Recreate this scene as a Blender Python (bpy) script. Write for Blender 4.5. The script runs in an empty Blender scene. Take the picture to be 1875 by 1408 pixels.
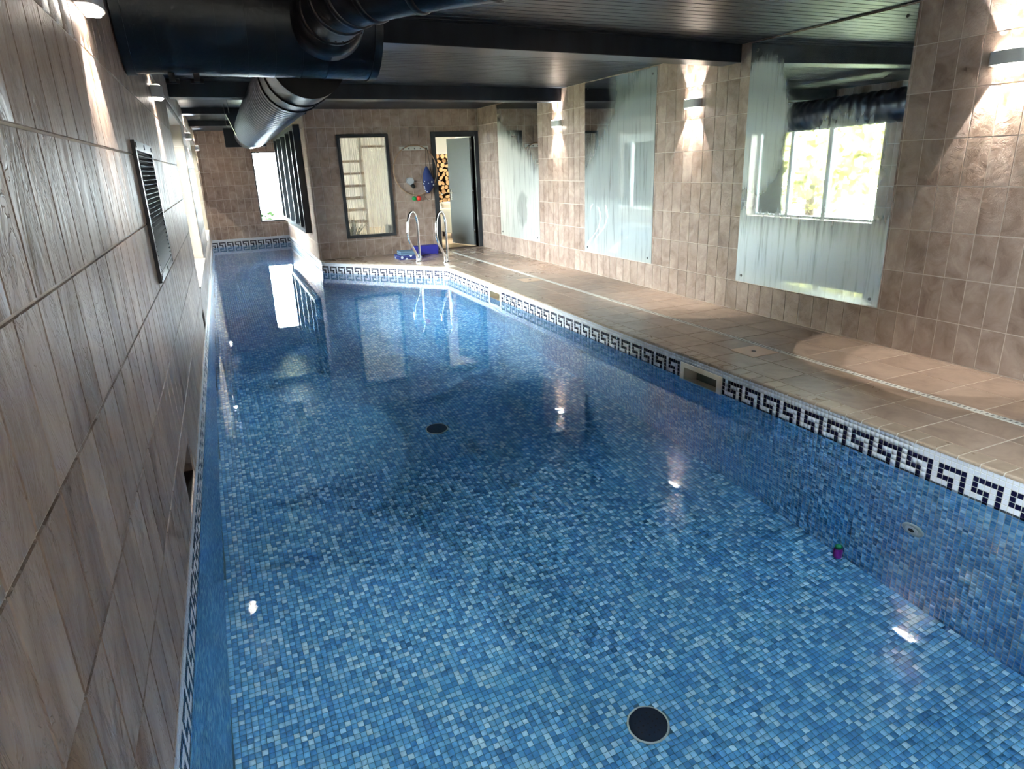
import bpy, bmesh, math, random
import numpy as np
from mathutils import Vector, Matrix
random.seed(7); rng = np.random.default_rng(7)
scene = bpy.context.scene
COL = scene.collection

# ------------------------------------------------------------------ units
# Survey units: 1 unit = the camera's height over the deck. x right, y down the pool, z up, camera at (0,0,0), deck at z=-1.
S = 1.43
def W(x, y, z): return Vector((x*S, y*S, (z+1.0)*S))
R_ = [[0.9122386961915308, -0.1585223911825144, 0.37774490422049906],
      [-0.4082111371456367, -0.27429490657807076, 0.8707042963805758],
      [-0.0344126238616335, -0.9484898290014002, -0.3149330335164167]]
CM = np.array(R_); FPX = 1212.6
def proj(P):
    P = np.asarray(P, float); c = P @ CM
    return np.stack([937.5+FPX*c[..., 0]/c[..., 2], 704+FPX*c[..., 1]/c[..., 2], c[..., 2]], -1)

# ------------------------------------------------------------------ camera, sky, exposure
cam_d = bpy.data.cameras.new('camera'); cam = bpy.data.objects.new('camera', cam_d); COL.objects.link(cam)
cam_d.sensor_width = 36; cam_d.lens = FPX/1875*36; cam_d.clip_start = 0.02; cam_d.clip_end = 200
cam.matrix_world = Matrix(((R_[0][0], -R_[0][1], -R_[0][2], 0), (R_[1][0], -R_[1][1], -R_[1][2], 0),
                           (R_[2][0], -R_[2][1], -R_[2][2], S), (0, 0, 0, 1)))
scene.camera = cam
world = bpy.data.worlds.new('overcast_sky'); scene.world = world; world.use_nodes = True
bg = world.node_tree.nodes['Background']; bg.inputs[0].default_value = (0.86, 0.94, 1.0, 1); bg.inputs[1].default_value = 24.0
scene.view_settings.view_transform = 'Standard'; scene.view_settings.look = 'None'
scene.view_settings.gamma = 1; scene.view_settings.use_curve_mapping = False
scene.view_settings.exposure = 2.02
cy = scene.cycles
cy.use_denoising = True; cy.max_bounces = 9; cy.diffuse_bounces = 4; cy.glossy_bounces = 4; cy.transmission_bounces = 8; cy.use_adaptive_sampling = True; cy.adaptive_threshold = .045; cy.adaptive_min_samples = 24
cy.transparent_max_bounces = 12; cy.sample_clamp_indirect = 16; cy.caustics_reflective = True; cy.caustics_refractive = True
cy.blur_glossy = 0.2
SPOT_W = 15.0      # each of the four beams of a sconce
ROOM_W = 22.0     # unseen area light added in the lounge behind the door

# ------------------------------------------------------------------ material helpers
class X:
    """A tiny expression builder for Math nodes."""
    nt = None
    def __init__(s, sock): s.s = sock
    @staticmethod
    def op(o, a, b=None, c=None, clamp=False):
        n = X.nt.nodes.new('ShaderNodeMath'); n.operation = o; n.use_clamp = clamp
        for i, v in enumerate((a, b, c)):
            if v is None: continue
            if isinstance(v, X): X.nt.links.new(v.s, n.inputs[i])
            else: n.inputs[i].default_value = v
        return X(n.outputs[0])
    def __add__(s, o): return X.op('ADD', s, o)
    __radd__ = __add__
    def __sub__(s, o): return X.op('SUBTRACT', s, o)
    def __rsub__(s, o): return X.op('SUBTRACT', o, s)
    def __mul__(s, o): return X.op('MULTIPLY', s, o)
    __rmul__ = __mul__
    def __truediv__(s, o): return X.op('DIVIDE', s, o)
    def mx(s, o): return X.op('MAXIMUM', s, o)
    def mn(s, o): return X.op('MINIMUM', s, o)
    def step(s, a, b):       # smoothstep a -> b
        n = X.nt.nodes.new('ShaderNodeMapRange'); n.interpolation_type = 'SMOOTHSTEP'
        X.nt.links.new(s.s, n.inputs[0]); n.inputs[1].default_value = a; n.inputs[2].default_value = b
        return X(n.outputs[0])
MATS = {}
def new_mat(name):
    m = bpy.data.materials.new(name); m.use_nodes = True; MATS[name] = m; X.nt = m.node_tree
    return m, m.node_tree, m.node_tree.nodes['Principled BSDF']
def N(nt, t, **kw):
    n = nt.nodes.new('ShaderNode'+t)
    for k, v in kw.items(): setattr(n, k, v)
    return n
def simple(name, col, rough=.5, metal=0, spec=.5, grain=0, grain_scale=60, var=0, coat=0):
    m, nt, b = new_mat(name)
    b.inputs['Base Color'].default_value = (*col, 1); b.inputs['Roughness'].default_value = rough
    b.inputs['Metallic'].default_value = metal; b.inputs['Specular IOR Level'].default_value = spec
    b.inputs['Coat Weight'].default_value = coat
    if grain or var:
        tc = N(nt, 'TexCoord'); no = N(nt, 'TexNoise'); no.inputs['Scale'].default_value = grain_scale; no.inputs['Detail'].default_value = 4
        nt.links.new(tc.outputs['Object'], no.inputs['Vector'])
        if grain:
            bu = N(nt, 'Bump'); bu.inputs['Strength'].default_value = grain; bu.inputs['Distance'].default_value = .01
            nt.links.new(no.outputs['Fac'], bu.inputs['Height']); nt.links.new(bu.outputs[0], b.inputs['Normal'])
        if var:
            mr = N(nt, 'Mix', data_type='RGBA'); mr.inputs[6].default_value = (*[c*(1-var) for c in col], 1); mr.inputs[7].default_value = (*[min(1, c*(1+var)) for c in col], 1)
            nt.links.new(no.outputs['Fac'], mr.inputs[0]); nt.links.new(mr.outputs[2], b.inputs['Base Color'])
    return m
def emit(name, col, st):
    m, nt, b = new_mat(name)
    b.inputs['Base Color'].default_value = (*col, 1); b.inputs['Emission Color'].default_value = (*col, 1); b.inputs['Emission Strength'].default_value = st
    return m
def cell_noise(nt, inv, phase):
    """One random value for every tile cell: floor((P - phase) * inv) hashed."""
    g = N(nt, 'NewGeometry')
    a = N(nt, 'VectorMath', operation='SUBTRACT'); nt.links.new(g.outputs['Position'], a.inputs[0]); a.inputs[1].default_value = phase
    m_ = N(nt, 'VectorMath', operation='MULTIPLY'); nt.links.new(a.outputs[0], m_.inputs[0]); m_.inputs[1].default_value = inv
    f_ = N(nt, 'VectorMath', operation='FLOOR'); nt.links.new(m_.outputs[0], f_.inputs[0])
    w = N(nt, 'TexWhiteNoise', noise_dimensions='3D'); nt.links.new(f_.outputs[0], w.inputs['Vector'])
    return g, w
def ramp(nt, stops, interp='LINEAR'):
    r = N(nt, 'ValToRGB'); cr = r.color_ramp; cr.interpolation = interp
    while len(cr.elements) < len(stops): cr.elements.new(.5)
    for e, (p, c) in zip(cr.elements, stops): e.position = p; e.color = (*c, 1)
    return r
def stone_tile(name, inv, phase, stops, rough=(.25, .5), bump=.5, spec=.5, streak=(1, 1, 1), crack=.18, wet=False):
    m, nt, b = new_mat(name)
    g, w = cell_noise(nt, inv, phase)
    # every tile reads its own patch of the marbling
    off = N(nt, 'VectorMath', operation='SCALE'); nt.links.new(w.outputs['Color'], off.inputs[0]); off.inputs['Scale'].default_value = 7.0
    ad = N(nt, 'VectorMath', operation='ADD'); nt.links.new(g.outputs['Position'], ad.inputs[0]); nt.links.new(off.outputs[0], ad.inputs[1])
    sm = N(nt, 'VectorMath', operation='MULTIPLY'); nt.links.new(ad.outputs[0], sm.inputs[0]); sm.inputs[1].default_value = streak
    n1 = N(nt, 'TexNoise'); n1.inputs['Scale'].default_value = 5.5; n1.inputs['Detail'].default_value = 4; n1.inputs['Roughness'].default_value = .62; n1.inputs['Distortion'].default_value = .9
    nt.links.new(sm.outputs[0], n1.inputs['Vector'])
    v = X(n1.outputs['Fac']) + (X(w.outputs['Value']) - .5)*.16
    r = ramp(nt, stops); nt.links.new(v.s, r.inputs[0]); nt.links.new(r.outputs[0], b.inputs['Base Color'])
    n2 = N(nt, 'TexNoise'); n2.inputs['Scale'].default_value = 9; n2.inputs['Detail'].default_value = 4; n2.inputs['Roughness'].default_value = .6; n2.inputs['Distortion'].default_value = 1.4
    nt.links.new(sm.outputs[0], n2.inputs['Vector'])
    vo = N(nt, 'TexVoronoi', feature='DISTANCE_TO_EDGE'); vo.inputs['Scale'].default_value = 9
    dn = N(nt, 'VectorMath', operation='SCALE'); nt.links.new(n2.outputs['Color'], dn.inputs[0]); dn.inputs['Scale'].default_value = .35
    da = N(nt, 'VectorMath', operation='ADD'); nt.links.new(sm.outputs[0], da.inputs[0]); nt.links.new(dn.outputs[0], da.inputs[1]); nt.links.new(da.outputs[0], vo.inputs['Vector'])
    h = X(n2.outputs['Fac'])*.8 + X(vo.outputs['Distance']).step(0, .06)*crack
    bu = N(nt, 'Bump'); bu.inputs['Strength'].default_value = bump; bu.inputs['Distance'].default_value = .012
    nt.links.new(h.s, bu.inputs['Height']); nt.links.new(bu.outputs[0], b.inputs['Normal'])
    ro = X(n2.outputs['Fac'])*(rough[1]-rough[0]) + rough[0]
    if wet:            # standing water left on the stone
        n3 = N(nt, 'TexNoise'); n3.inputs['Scale'].default_value = 1.3; n3.inputs['Detail'].default_value = 3; nt.links.new(g.outputs['Position'], n3.inputs['Vector'])
        sy = N(nt, 'SeparateXYZ'); nt.links.new(g.outputs['Position'], sy.inputs[0]); ro = ro*(1.0 - X(n3.outputs['Fac']).step(.40, .70)*.6*X(sy.outputs[1]).step(5.2*S, 6.6*S))
    nt.links.new(ro.s, b.inputs['Roughness']); b.inputs['Specular IOR Level'].default_value = spec
    return m
TW, TH = .1078, .2125            # wall tile pitch
WALL_STOPS = [(.28, (.225, .150, .118)), (.45, (.335, .240, .193)), (.6, (.405, .303, .250)), (.78, (.50, .395, .335))]
def wall_mat(name, axis, uph, zph, tw=TW, **kw):
    inv = [0, 0, 1/(TH*S)]; ph = [0, 0, (zph+1)*S]; inv[axis] = 1/(tw*S); ph[axis] = uph*S
    return stone_tile(name, inv, ph, WALL_STOPS, **kw)
MP = .019925                      # mosaic pitch
BLUES = [(0, (.06, .285, .62)), (.28, (.095, .37, .70)), (.52, (.15, .465, .76)), (.74, (.27, .59, .82)), (.91, (.43, .72, .87))]
def mosaic_mat(name, inv, phase):
    m, nt, b = new_mat(name)
    g, w = cell_noise(nt, inv, phase)
    r = ramp(nt, BLUES, 'CONSTANT'); nt.links.new(w.outputs['Value'], r.inputs[0]); nt.links.new(r.outputs[0], b.inputs['Base Color'])
    b.inputs['Roughness'].default_value = .3
    return m

navy = simple('navy_paint', (.014, .019, .030), .38, grain=.25, grain_scale=18)
def plank_mat():
    m, nt, b = new_mat('navy_planks')
    g = N(nt, 'NewGeometry'); sc = N(nt, 'VectorMath', operation='MULTIPLY'); nt.links.new(g.outputs['Position'], sc.inputs[0]); sc.inputs[1].default_value = (1.2, 55, 1)
    no = N(nt, 'TexNoise'); no.inputs['Scale'].default_value = 1.6; no.inputs['Detail'].default_value = 6; nt.links.new(sc.outputs[0], no.inputs['Vector'])
    r = ramp(nt, [(.3, (.011, .017, .028)), (.7, (.022, .031, .046))]); nt.links.new(no.outputs['Fac'], r.inputs[0]); nt.links.new(r.outputs[0], b.inputs['Base Color'])
    bu = N(nt, 'Bump'); bu.inputs['Strength'].default_value = .45; bu.inputs['Distance'].default_value = .006; nt.links.new(no.outputs['Fac'], bu.inputs['Height']); nt.links.new(bu.outputs[0], b.inputs['Normal'])
    b.inputs['Roughness'].default_value = .36
    return m
planks = plank_mat()
duct_m = simple('navy_duct_metal', (.008, .010, .0145), .38, metal=0, spec=.5, grain=.12, grain_scale=40)
duct_g = simple('grey_blue_flexible_metal', (.05, .06, .085), .3, metal=.3, spec=.7)
grout = simple('wall_grout', (.62, .53, .46), .8)
grout_d = simple('deck_grout', (.72, .66, .57), .8)
grout_w = simple('mosaic_white_grout', (.55, .53, .47), .8)
grout_b = simple('mosaic_blue_grout', (.06, .17, .25), .8)
white_mosaic = simple('white_mosaic_glass', (.66, .67, .72), .25, var=.1, grain_scale=30)
navy_mosaic = simple('navy_mosaic_glass', (.008, .008, .035), .22, var=.5, grain_scale=30)
chrome = simple('chrome', (.85, .86, .88), .08, metal=1)
screw_m = simple('screw_steel', (.18, .18, .19), .35, metal=1)
frame_d = simple('dark_grey_frame', (.028, .034, .042), .4)
frame_w = simple('white_window_frame', (.62, .63, .64), .4)
grille_m = simple('grille_grey_metal', (.085, .092, .105), .34, metal=.5)
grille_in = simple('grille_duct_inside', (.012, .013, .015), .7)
cream_pl = simple('cream_plastic', (.82, .68, .50), .4)
white_pl = simple('white_plastic', (.68, .67, .63), .4)
sconce_m = simple('sconce_painted_metal', (.58, .57, .56), .4)
led = emit('sconce_led_lens', (1.0, .93, .82), 25); led_plate = emit('sconce_diffuser', (1.0, .94, .85), 3.5); led.cycles.emission_sampling = 'NONE'
plaster = simple('lounge_plaster', (.82, .80, .76), .7)
reveal_m = simple('pale_reveal_tile', (.44, .35, .285), .45, var=.16, grain_scale=6)
lounge_floor = simple('lounge_oak_floor', (.60, .45, .28), .4, var=.2, grain_scale=8)
door_m = simple('grey_door_paint', (.085, .093, .098), .42, grain=.12, grain_scale=30)
drain_m = simple('drain_dark_blue_plastic', (.010, .022, .05), .5)
drain_rim = simple('drain_pale_rim', (.5, .55, .5), .4)
blue_foam = simple('royal_blue_foam', (.018, .018, .26), .6)
lawn_m = simple('autumn_lawn', (.15, .16, .08), .9, var=.35, grain_scale=3)
leaf_m = simple('autumn_leaf', (.36, .33, .12), .7, var=.5, grain_scale=2)
leaf_g = simple('dark_green_leaf', (.035, .07, .025), .6, var=.3, grain_scale=6)
bark_m = simple('log_bark', (.10, .06, .035), .85, grain=.6, grain_scale=30, var=.3)
wood_end = simple('log_cut_end', (.60, .36, .16), .75, var=.25, grain_scale=9)
leather = simple('cream_leather', (.72, .66, .56), .4, grain=.1, grain_scale=30)
dark_wood = simple('dark_brown_wood', (.06, .035, .025), .5)
tread_m = simple('oak_tread', (.30, .20, .12), .5, var=.2, grain_scale=8)
pale_cab = simple('pale_cabinet', (.66, .60, .52), .5)
def clear_glass():
    m, nt, b = new_mat('window_glass'); nt.nodes.remove(b)
    t = N(nt, 'BsdfTransparent'); t.inputs[0].default_value = (.93, .96, .95, 1); gl = N(nt, 'BsdfGlossy'); gl.inputs['Roughness'].default_value = .02
    fr = N(nt, 'Fresnel'); fr.inputs[0].default_value = 1.45; mx = N(nt, 'MixShader')
    nt.links.new(fr.outputs[0], mx.inputs[0]); nt.links.new(t.outputs[0], mx.inputs[1]); nt.links.new(gl.outputs[0], mx.inputs[2])
    nt.links.new(mx.outputs[0], nt.nodes['Material Output'].inputs[0]); return m
glass = clear_glass()
def fog_glass():
    m, nt, b = new_mat('misted_window_glass'); nt.nodes.remove(b)
    tc = N(nt, 'TexCoord'); mp = N(nt, 'Mapping'); mp.inputs['Scale'].default_value = (40, 40, 1.0); nt.links.new(tc.outputs['Object'], mp.inputs[0])
    no = N(nt, 'TexNoise'); no.inputs['Scale'].default_value = 1.6; no.inputs['Detail'].default_value = 5; nt.links.new(mp.outputs[0], no.inputs['Vector'])
    t = N(nt, 'BsdfTransparent'); t.inputs[0].default_value = (.95, .97, .97, 1); d = N(nt, 'BsdfTranslucent'); d.inputs[0].default_value = (.85, .86, .85, 1)
    d2 = N(nt, 'BsdfDiffuse'); d2.inputs[0].default_value = (.8, .8, .8, 1); dm = N(nt, 'MixShader'); dm.inputs[0].default_value = .35
    nt.links.new(d.outputs[0], dm.inputs[1]); nt.links.new(d2.outputs[0], dm.inputs[2])
    f = X(no.outputs['Fac']).step(.35, .75)*.22 + .16
    mx = N(nt, 'MixShader'); nt.links.new(f.s, mx.inputs[0]); nt.links.new(t.outputs[0], mx.inputs[1]); nt.links.new(dm.outputs[0], mx.inputs[2])
    gl = N(nt, 'BsdfGlossy'); gl.inputs['Roughness'].default_value = .08; fr = N(nt, 'Fresnel'); fr.inputs[0].default_value = 1.4; m2 = N(nt, 'MixShader')
    nt.links.new(fr.outputs[0], m2.inputs[0]); nt.links.new(mx.outputs[0], m2.inputs[1]); nt.links.new(gl.outputs[0], m2.inputs[2])
    nt.links.new(m2.outputs[0], nt.nodes['Material Output'].inputs[0]); return m
misted = fog_glass()
def water_mat():
    m, nt, b = new_mat('pool_water'); nt.nodes.remove(b)
    g = N(nt, 'BsdfGlass'); g.inputs['IOR'].default_value = 1.333; g.inputs['Roughness'].default_value = 0; g.inputs['Color'].default_value = (1.0, 1.0, 1.0, 1)
    tc = N(nt, 'NewGeometry'); no = N(nt, 'TexNoise'); no.inputs['Scale'].default_value = 9; no.inputs['Detail'].default_value = 2; nt.links.new(tc.outputs['Position'], no.inputs['Vector'])
    bu = N(nt, 'Bump'); bu.inputs['Strength'].default_value = .12; bu.inputs['Distance'].default_value = .004; nt.links.new(no.outputs['Fac'], bu.inputs['Height']); nt.links.new(bu.outputs[0], g.inputs['Normal'])
    nt.links.new(g.outputs[0], nt.nodes['Material Output'].inputs[0]); return m
water_m = water_mat()
def mirror_mat(name, fogfn, tint):
    m, nt, b = new_mat(name); nt.nodes.remove(b)
    tc = N(nt, 'TexCoord'); se = N(nt, 'SeparateXYZ'); nt.links.new(tc.outputs['Generated'], se.inputs[0])
    u = 1 - X(se.outputs[1]); v = X(se.outputs[2])*1.0
    mp = N(nt, 'Mapping'); mp.inputs['Scale'].default_value = (1, 14, .9); nt.links.new(tc.outputs['Object'], mp.inputs[0])
    st = N(nt, 'TexNoise'); st.inputs['Scale'].default_value = 1.7; st.inputs['Detail'].default_value = 6; st.inputs['Roughness'].default_value = .6; nt.links.new(mp.outputs[0], st.inputs['Vector'])
    n2 = N(nt, 'TexNoise'); n2.inputs['Scale'].default_value = 4; n2.inputs['Detail'].default_value = 5; nt.links.new(tc.outputs['Object'], n2.inputs['Vector'])
    s = X(st.outputs['Fac']) - .5; q = X(n2.outputs['Fac']) - .5
    fog = fogfn(u + q*.18, v + s*.15 + q*.08)
    fog = X.op('MULTIPLY', fog, 1.0 - (X(st.outputs['Fac']).step(.5, .75)*.45), clamp=True)
    gl = N(nt, 'BsdfGlossy'); gl.inputs['Roughness'].default_value = .015; gl.inputs['Color'].default_value = (.80, .86, .86, 1)
    g2 = N(nt, 'BsdfGlossy'); g2.inputs['Roughness'].default_value = .38; g2.inputs['Color'].default_value = (*tint, 1)
    df = N(nt, 'BsdfDiffuse'); df.inputs[0].default_value = (*tint, 1)
    m1 = N(nt, 'MixShader'); m1.inputs[0].default_value = .6; nt.links.new(g2.outputs[0], m1.inputs[1]); nt.links.new(df.outputs[0], m1.inputs[2])
    m2 = N(nt, 'MixShader'); nt.links.new(fog.s, m2.inputs[0]); nt.links.new(gl.outputs[0], m2.inputs[1]); nt.links.new(m1.outputs[0], m2.inputs[2])
    nt.links.new(m2.outputs[0], nt.nodes['Material Output'].inputs[0]); return m
def blob(u, v, cu, cv, ru, rv, amp=1.0):
    a = (u-cu)*(1/ru); b = (v-cv)*(1/rv)
    return (a*a + b*b).step(1.25, .55)*amp
mirror_a_m = mirror_mat('misted_mirror_wide', lambda u, v: (v.step(.40, .20)*.80).mx(blob(u, v, .10, .66, .24, .30, .50)).mx(blob(u, v, .68, .50, .30, .20, .45)).mx(blob(u, v, .28, .42, .40, .22, .26)).mx(v.step(.70, .98)*.14), (.64, .70, .74))
mirror_b_m = mirror_mat('misted_mirror_middle', lambda u, v: ((u*.55 - v*.8 + .42).step(-.10, .12)*.46).mx(u.step(.34, .52)*.34).mx(v.step(.50, .26)*.62), (.68, .75, .75))
mirror_c_m = mirror_mat('misted_mirror_far', lambda u, v: ((v + u*.35).step(.98, .78)*.80) - blob(u, v, .60, .22, .14, .13, .25), (.72, .74, .69))

# ------------------------------------------------------------------ mesh helpers
ORG = {}     # world origin of every object I place children under
class MB:
    def __init__(s): s.v = []; s.f = []; s.mi = []; s.sm = []
    def add(s, vs, fs, mi=0, smooth=False):
        o = len(s.v); s.v += [tuple(v) for v in vs]
        for f in fs: s.f.append(tuple(i+o for i in f)); s.mi.append(mi); s.sm.append(smooth)
        return s
    def hexa(s, p, mi=0):       # p: 8 corners, bottom 4 then top 4
        return s.add(p, [(0, 3, 2, 1), (4, 5, 6, 7), (0, 1, 5, 4), (1, 2, 6, 5), (2, 3, 7, 6), (3, 0, 4, 7)], mi)
    def box(s, x0, x1, y0, y1, z0, z1, mi=0):
        return s.hexa([(x0, y0, z0), (x1, y0, z0), (x1, y1, z0), (x0, y1, z0), (x0, y0, z1), (x1, y0, z1), (x1, y1, z1), (x0, y1, z1)], mi)
    def frame_box(s, O, u, v, n, u0, u1, v0, v1, n0, n1, mi=0):   # box in a local frame
        O, u, v, n = map(np.asarray, (O, u, v, n))
        return s.hexa([tuple(O+u*a+v*b+n*c) for c in (n0, n1) for a, b in ((u0, v0), (u1, v0), (u1, v1), (u0, v1))], mi)
    def tube(s, pts, rads, seg=16, mi=0, cap=True, smooth=True, up=None):
        pts = [Vector(p) for p in pts]; n = len(pts)
        if not hasattr(rads, '__len__'): rads = [rads]*n
        T = [(pts[min(i+1, n-1)]-pts[max(i-1, 0)]).normalized() for i in range(n)]
        a = Vector(up) if up else (Vector((0, 0, 1)) if abs(T[0].z) < .9 else Vector((1, 0, 0)))
        A = (a - T[0]*a.dot(T[0])).normalized(); vs = []
        for i in range(n):
            A = (A - T[i]*A.dot(T[i])).normalized(); B = T[i].cross(A)
            for k in range(seg):
                t = 2*math.pi*k/seg; vs.append(pts[i]+(A*math.cos(t)+B*math.sin(t))*rads[i])
        fs = [(i*seg+k, i*seg+(k+1) % seg, (i+1)*seg+(k+1) % seg, (i+1)*seg+k) for i in range(n-1) for k in range(seg)]
        s.add(vs, fs, mi, smooth)
        if cap:
            o = len(s.v)-n*seg
            s.f.append(tuple(o+k for k in reversed(range(seg)))); s.mi.append(mi); s.sm.append(False)
            s.f.append(tuple(o+(n-1)*seg+k for k in range(seg))); s.mi.append(mi); s.sm.append(False)
        return s
    def prism(s, poly, z0, z1, mi=0, smooth=False):
        n = len(poly); vs = [(x, y, z0) for x, y in poly]+[(x, y, z1) for x, y in poly]
        s.add(vs, [tuple(reversed(range(n))), tuple(range(n, 2*n))], mi)
        s.add(vs, [(i, (i+1) % n, n+(i+1) % n, n+i) for i in range(n)], mi, smooth); return s
    def sphere(s, c, r, seg=16, rings=10, mi=0):
        rx, ry, rz = r if hasattr(r, '__len__') else (r, r, r); vs = []
        for j in range(rings+1):
            t = math.pi*j/rings
            for k in range(seg): p = 2*math.pi*k/seg; vs.append((c[0]+rx*math.sin(t)*math.cos(p), c[1]+ry*math.sin(t)*math.sin(p), c[2]-rz*math.cos(t)))
        return s.add(vs, [(j*seg+k, j*seg+(k+1) % seg, (j+1)*seg+(k+1) % seg, (j+1)*seg+k) for j in range(rings) for k in range(seg)], mi, True)
    def build(s, name, mats, parent=None, origin=None, bevel=0):
        if not isinstance(mats, (list, tuple)): mats = [mats]
        if origin is None:
            if parent is not None: origin = ORG[parent.name]
            else:
                a = np.array(s.v); origin = ((a[:, 0].min()+a[:, 0].max())/2, (a[:, 1].min()+a[:, 1].max())/2, a[:, 2].min())
        o3 = np.array(origin)
        me = bpy.data.meshes.new(name); V = (np.array(s.v)-o3)*S
        me.from_pydata(V.tolist(), [], s.f)
        for m in mats: me.materials.append(m)
        me.polygons.foreach_set('material_index', s.mi); me.polygons.foreach_set('use_smooth', s.sm); me.update()
        ob = bpy.data.objects.new(name, me); COL.objects.link(ob)
        if parent is None: ob.location = W(*origin)
        else:
            ob.parent = parent; po = np.array(ORG[parent.name]); ob.location = tuple((o3-po)*S)
        ORG[ob.name] = tuple(origin)
        if bevel:
            b = ob.modifiers.new('edge', 'BEVEL'); b.width = bevel*S; b.segments = 2; b.limit_method = 'ANGLE'
        return ob
def tag(o, label=None, cat=None, group=None, kind=None):
    if label: o['label'] = label
    if cat: o['category'] = cat
    if group: o['group'] = group
    if kind: o['kind'] = kind
    return o
def thing(name, loc, label, cat, group=None, kind=None):
    o = bpy.data.objects.new(name, None); COL.objects.link(o); o.location = W(*loc); o.empty_display_size = .05; ORG[o.name] = tuple(loc)
    return tag(o, label, cat, group, kind)
def structure(o, label, cat=None): return tag(o, label, cat, None, 'structure')

def subtract(rects, h):
    out = []
    for (a, b, c, d) in rects:
        a2, b2, c2, d2 = max(a, h[0]), min(b, h[1]), max(c, h[2]), min(d, h[3])
        if a2 >= b2 or c2 >= d2: out.append((a, b, c, d)); continue
        if a < a2: out.append((a, a2, c, d))
        if b2 < b: out.append((b2, b, c, d))
        if c < c2: out.append((a2, b2, c, c2))
        if d2 < d: out.append((a2, b2, d2, d))
    return out
TILE_MESH = {}
def tile_shape(w, h, t, inset):
    x, y = w/2, h/2
    v = [(-x, -y, 0), (x, -y, 0), (x, y, 0), (-x, y, 0), (-x+inset, -y+inset, t), (x-inset, -y+inset, t), (x-inset, y-inset, t), (-x+inset, y-inset, t)]
    return v, [(4, 5, 6, 7), (0, 1, 5, 4), (1, 2, 6, 5), (2, 3, 7, 6), (3, 0, 4, 7)]
def lay_tiles(parent, name, field_name, O, u, v, n, tiles, gap, t, inset, mats, limit=300, field=True):
    """tiles: list of (u0,u1,v0,v1,material index). The largest `limit` in the picture become parts, the rest one 'stuff' part."""
    O, u, v, n = (np.asarray(a, float) for a in (O, u, v, n))
    T = np.array(tiles, float)
    c = O + np.outer((T[:, 0]+T[:, 1])/2, u) + np.outer((T[:, 2]+T[:, 3])/2, v)
    p = proj(c); d2 = (c**2).sum(1)
    area = (T[:, 1]-T[:, 0])*(T[:, 3]-T[:, 2])*np.abs((c@n))/np.sqrt(d2)/d2
    vis = (p[:, 2] > .05) & (p[:, 0] > -30) & (p[:, 0] < 1905) & (p[:, 1] > -30) & (p[:, 1] < 1438)
    score = np.where(vis, area, -1.0)
    order = np.argsort(-score); single = [i for i in order[:limit] if score[i] > 0]; sset = set(single)
    rot = Matrix((u, v, n)).transposed().to_quaternion(); po = np.array(ORG[parent.name])
    for i in single:
        w, h = T[i, 1]-T[i, 0]-gap, T[i, 3]-T[i, 2]-gap
        if w <= .002 or h <= .002: continue
        key = (name, round(w, 4), round(h, 4), int(T[i, 4]), t)
        me = TILE_MESH.get(key)
        if me is None:
            vs, fs = tile_shape(w, h, t, inset); me = bpy.data.meshes.new(name); me.from_pydata([(a*S, b*S, e*S) for a, b, e in vs], [], fs)
            me.materials.append(mats[int(T[i, 4])]); TILE_MESH[key] = me
        ob = bpy.data.objects.new(name, me); COL.objects.link(ob); ob.parent = parent
        ob.location = tuple((c[i]-po)*S); ob.rotation_mode = 'QUATERNION'; ob.rotation_quaternion = rot
    rest = np.array([i for i in range(len(T)) if i not in sset])
    if len(rest) and field:
        A = T[rest]; hw = (A[:, 1]-A[:, 0]-gap)/2; hh = (A[:, 3]-A[:, 2]-gap)/2; ok = (hw > .001) & (hh > .001); A, hw, hh, C = A[ok], hw[ok], hh[ok], c[rest][ok]
        k = len(A); V = np.zeros((k, 8, 3))
        for j, (sx, sy) in enumerate(((-1, -1), (1, -1), (1, 1), (-1, 1))):
            V[:, j] = C + np.outer(sx*hw, u) + np.outer(sy*hh, v)
            V[:, j+4] = C + np.outer(sx*(hw-inset), u) + np.outer(sy*(hh-inset), v) + n*t
        F = (np.array([(4, 5, 6, 7), (0, 1, 5, 4), (1, 2, 6, 5), (2, 3, 7, 6), (3, 0, 4, 7)])[None] + (np.arange(k)*8)[:, None, None]).reshape(-1, 4)
        me = bpy.data.meshes.new(field_name); me.vertices.add(k*8); me.vertices.foreach_set('co', ((V-po)*S).reshape(-1))
        me.loops.add(len(F)*4); me.loops.foreach_set('vertex_index', F.reshape(-1)); me.polygons.add(len(F))
        me.polygons.foreach_set('loop_start', np.arange(len(F))*4); me.polygons.foreach_set('loop_total', np.full(len(F), 4))
        for m in mats: me.materials.append(m)
        me.polygons.foreach_set('material_index', np.repeat(A[:, 4].astype(int), 5)); me.update(calc_edges=True); me.validate()
        ob = bpy.data.objects.new(field_name, me); COL.objects.link(ob); ob.parent = parent; ob['kind'] = 'stuff'
    return parent
def wall_body(name, O, u, n, length, z0, z1, holes, thick, mat, label):
    """A wall standing on z0..z1; its visible face runs from O along u, n points into the hall; holes as (u0,u1,z0,z1)."""
    us = sorted({0, length, *[h[0] for h in holes], *[h[1] for h in holes]}); zs = sorted({z0, z1, *[h[2] for h in holes], *[h[3] for h in holes]})
    mb = MB(); zz = (0, 0, 1)
    for a, b in zip(us, us[1:]):
        run = None
        for c, d in list(zip(zs, zs[1:]))+[(None, None)]:
            solid = c is not None and not any(h[0] <= (a+b)/2 <= h[1] and h[2] <= (c+d)/2 <= h[3] for h in holes)
            if solid: run = (run[0] if run else c, d)
            elif run: mb.frame_box((O[0], O[1], 0), u, zz, n, a, b, run[0], run[1], -thick, 0); run = None
    o = mb.build(name, mat, origin=(O[0], O[1], z0)); structure(o, label); return o
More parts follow.
